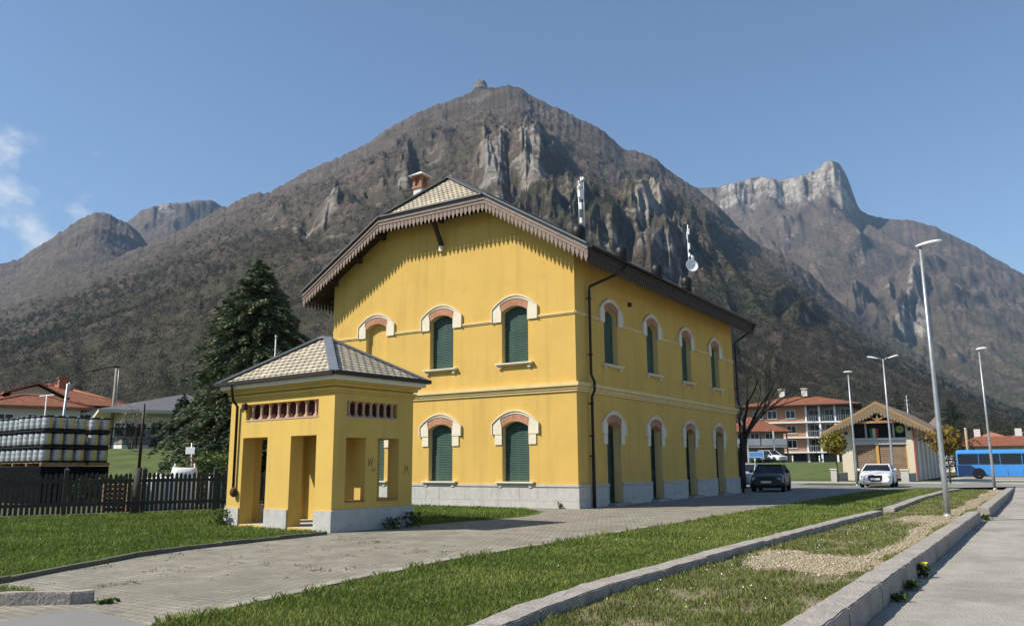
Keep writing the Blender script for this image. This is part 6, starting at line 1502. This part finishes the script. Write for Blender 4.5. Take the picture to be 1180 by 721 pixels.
edgeR = [(a[0]+(c[0]-a[0])*k/6+0.15, a[1]+(c[1]-a[1])*k/6) for a, c in zip(pathR[1:], pathR[2:]) for k in range(6)]
grass('grass', strip, 0.0, 3900, 0.047, GC, edge=edgeR[:60])
leftlawn = [(-30, 4.5), (-11.2, 4.95)]+[(p[0]-0.06, p[1]) for p in lawnL[1:]]+[(-13.25, 13.0), (-17.25, 13.35), (-17.0, 15.8), (-13.05, 15.5), (-12.9, 17.3), (-12.65, 18.6), (-12.6, 19.6), (-12.9, 21.0), (-13.5, 22.2), (-14.6, 23.2), (-16.5, 23.65), (-21.6, 23.9), (-23.6, 17.6), (-28.5, 6.0)]
grass('grass', leftlawn, 0.0, 3200, 0.062, ((0.078, 0.132, 0.018), (0.175, 0.238, 0.046)))
grass('grass', [(-12.5, 2.9), (-10.7, 3.85), (-9.4, 4.55), (-8.9, 5.0), (-9.3, 5.16), (-10.2, 5.2), (-10.9, 4.95), (-12.5, 4.4)], 0.0, 4200, 0.06, GC)
midp = [(-4.1, 5), (-2.10, 5), (-2.10, 27.5), (-2.07, 54), (-4.5, 53.5), (-4.52, 39)]+[(x+0.33, y) for x, y in KL[::-1][:5]]
grass('grass', midp, -0.10, 3300, 0.052, ((0.085, 0.118, 0.022), (0.19, 0.215, 0.056)), dry=0.85, gmask=gravelmask)
# bare gravel sheet and stones
gx_, gy_ = np.meshgrid(np.arange(-4.4, -2.1, 0.09), np.arange(10, 54, 0.13)); C_ = np.c_[gx_.ravel(), gy_.ravel()]
mk = gravelmask(C_).reshape(gx_.shape) > 0.0
b = MB()
for i in range(gx_.shape[0]-1):
    for j in range(gx_.shape[1]-1):
        if mk[i, j]:
            x0, y0, x1, y1 = gx_[i, j], gy_[i, j], gx_[i, j+1], gy_[i+1, j]; b.add([(x0, y0, -.094), (x1, y0, -.094), (x1, y1, -.094), (x0, y1, -.094)], [(0, 1, 2, 3)])
tag(b.build('gravel_bed', SAND), kind='structure')
Q = RNG.uniform((-4.35, 10), (-2.2, 50), (64000, 2)); dd = np.hypot(Q[:, 0], Q[:, 1]); m_ = gravelmask(Q)
Q = Q[(m_ > RNG.uniform(-0.25, 0.25, len(Q))) & (RNG.uniform(0, 1, len(Q)) < np.clip((15/dd)**1.5, 0, 1))]
n = len(Q); oc = np.array([(1, 0, 0), (-1, 0, 0), (0, 1, 0), (0, -1, 0), (0, 0, 1), (0, 0, -1)], float); fc = np.array([(0, 2, 4), (2, 1, 4), (1, 3, 4), (3, 0, 4), (2, 0, 5), (1, 2, 5), (3, 1, 5), (0, 3, 5)])
sz = np.exp(RNG.normal(-4.35, .45, n))[:, None, None]
Vs = oc[None]*sz*RNG.uniform(.6, 1.3, (n, 6, 1))*np.array([1, 1, .6])+np.c_[Q, np.full(n, -.092)][:, None]
cc = RNG.uniform(0.20, 0.44, (n, 1))*np.array([1, .84, .60]); 
tag(raw_mesh('gravel', Vs.reshape(-1, 3), (fc[None]+6*np.arange(n)[:, None, None]).reshape(-1, 3), M_attr('gravel_stone', 0.9), None, np.repeat(cc, 6, 0)), kind='stuff')
# daisies
Q = np.concatenate([RNG.uniform((-4.3, 8), (-2.7, 26), (190, 2)), RNG.uniform((-7.4, 6), (-4.9, 20), (60, 2)), RNG.uniform((-17, 8), (-13, 12.5), (20, 2))])
zq = np.where(Q[:, 0] > -4.5, -0.10, 0.0); dq = np.hypot(Q[:, 0], Q[:, 1])
P3 = np.c_[Q, zq+RNG.uniform(0.05, 0.09, len(Q))]
tag(leaves('daisies', P3, 0.017, M_attr('petal', 0.6), None, ((0.62, 0.62, 0.58), (0.8, 0.8, 0.74)), aspect=1.0, dirs=np.tile((1.0, 0.2, 0.1), (len(P3), 1))), kind='stuff')
# weeds in the kerb joints
def weed(label, loc, n, h, r_, flower=0, name='weed'):
    t = thing(name, label, 'weed', loc, 0, 'weeds along the kerbs')
    P = np.c_[RNG.normal(0, r_, (n, 2)), RNG.uniform(0.01, h, n)]
    leaves('leaves', P, 0.05, LEAF, t, ((0.035, 0.06, 0.012), (0.08, 0.12, 0.025)), aspect=2.0)
    if flower:
        f = np.c_[RNG.normal(0, r_*1.2, (flower, 2)), RNG.uniform(h*.7, h*1.3, flower)]; leaves('flowers', f, 0.045, LEAF, t, ((0.6, 0.45, 0.02), (0.75, 0.6, 0.03)), aspect=1.1)
weed('yellow flowering weed growing in the right kerb face', (-1.70, 13.7, -0.24), 60, 0.17, 0.05, 7)
weed('low green weed at the foot of the right kerb', (-1.68, 12.3, -0.24), 40, 0.11, 0.05)
weed('spreading green weed tuft below the yellow flowered one', (-1.69, 11.2, -0.24), 30, 0.08, 0.05)
weed('dark weed tuft at the broken end of the right kerb', (-1.68, 27.9, -0.24), 70, 0.14, 0.08)
weed('leafy weed clump at the far corner of the shelter base', (-12.72, 15.2, 0.0), 160, 0.34, 0.12)
weed('leafy weed clump on the shaded shelter base', (-12.78, 14.55, 0.0), 120, 0.24, 0.10)
weed('grey green weed at the left shelter pillar', (-17.1, 13.2, 0.0), 160, 0.4, 0.12)
weed('small weed tuft at the end of the left lawn kerb', (-8.45, 5.15, 0.0), 26, 0.04, 0.05)
weed('brown weed sprouting at the station corner', (-13.7, 23.9, 0.0), 30, 0.2, 0.04)
# moss tufts between the cobbles
Q = RNG.uniform((-12.6, 5), (-8, 13), (5200, 2)); f = fbm(Q[:, 0]*1.5, Q[:, 1]*1.5, 3)
Q = Q[(f > 0.24) & inpoly(Q, [(-11.2, 5.2), (-12.1, 7.3), (-12.7, 9.2), (-12.8, 12.6), (-8.2, 12), (-8.2, 6)])]
Q = Q[RNG.uniform(0, 1, len(Q)) < 0.5]
cl_ = np.concatenate([np.c_[q_+RNG.normal(0, 0.03, (5, 2)), RNG.uniform(0.006, 0.02, 5)] for q_ in Q]) if len(Q) else np.zeros((1, 3))
tag(leaves('moss', cl_, 0.013, LEAF, None, ((0.09, 0.085, 0.045), (0.13, 0.125, 0.06))), kind='stuff')
# leafless woodland along the foot of the mountain
n = 60000; a_ = RNG.uniform(R(-72), R(6), n); r_ = RNG.uniform(165, 300, n)
hh_ = (3.5+3.0*fbm(a_*40, r_/30, 3)+2.2*fbm(a_*160, r_/9, 2))*np.clip((r_-150)/60, .4, 1)
ground_ = np.clip((r_-190)*0.10, 0, None)
P3 = np.c_[np.sin(a_)*r_, np.cos(a_)*r_, ground_+hh_*RNG.uniform(0.05, 1, n)**0.6]
tag(leaves('woodland', P3, 0.42, LEAF_, None, ((0.034, 0.033, 0.019), (0.074, 0.070, 0.038))), kind='stuff')
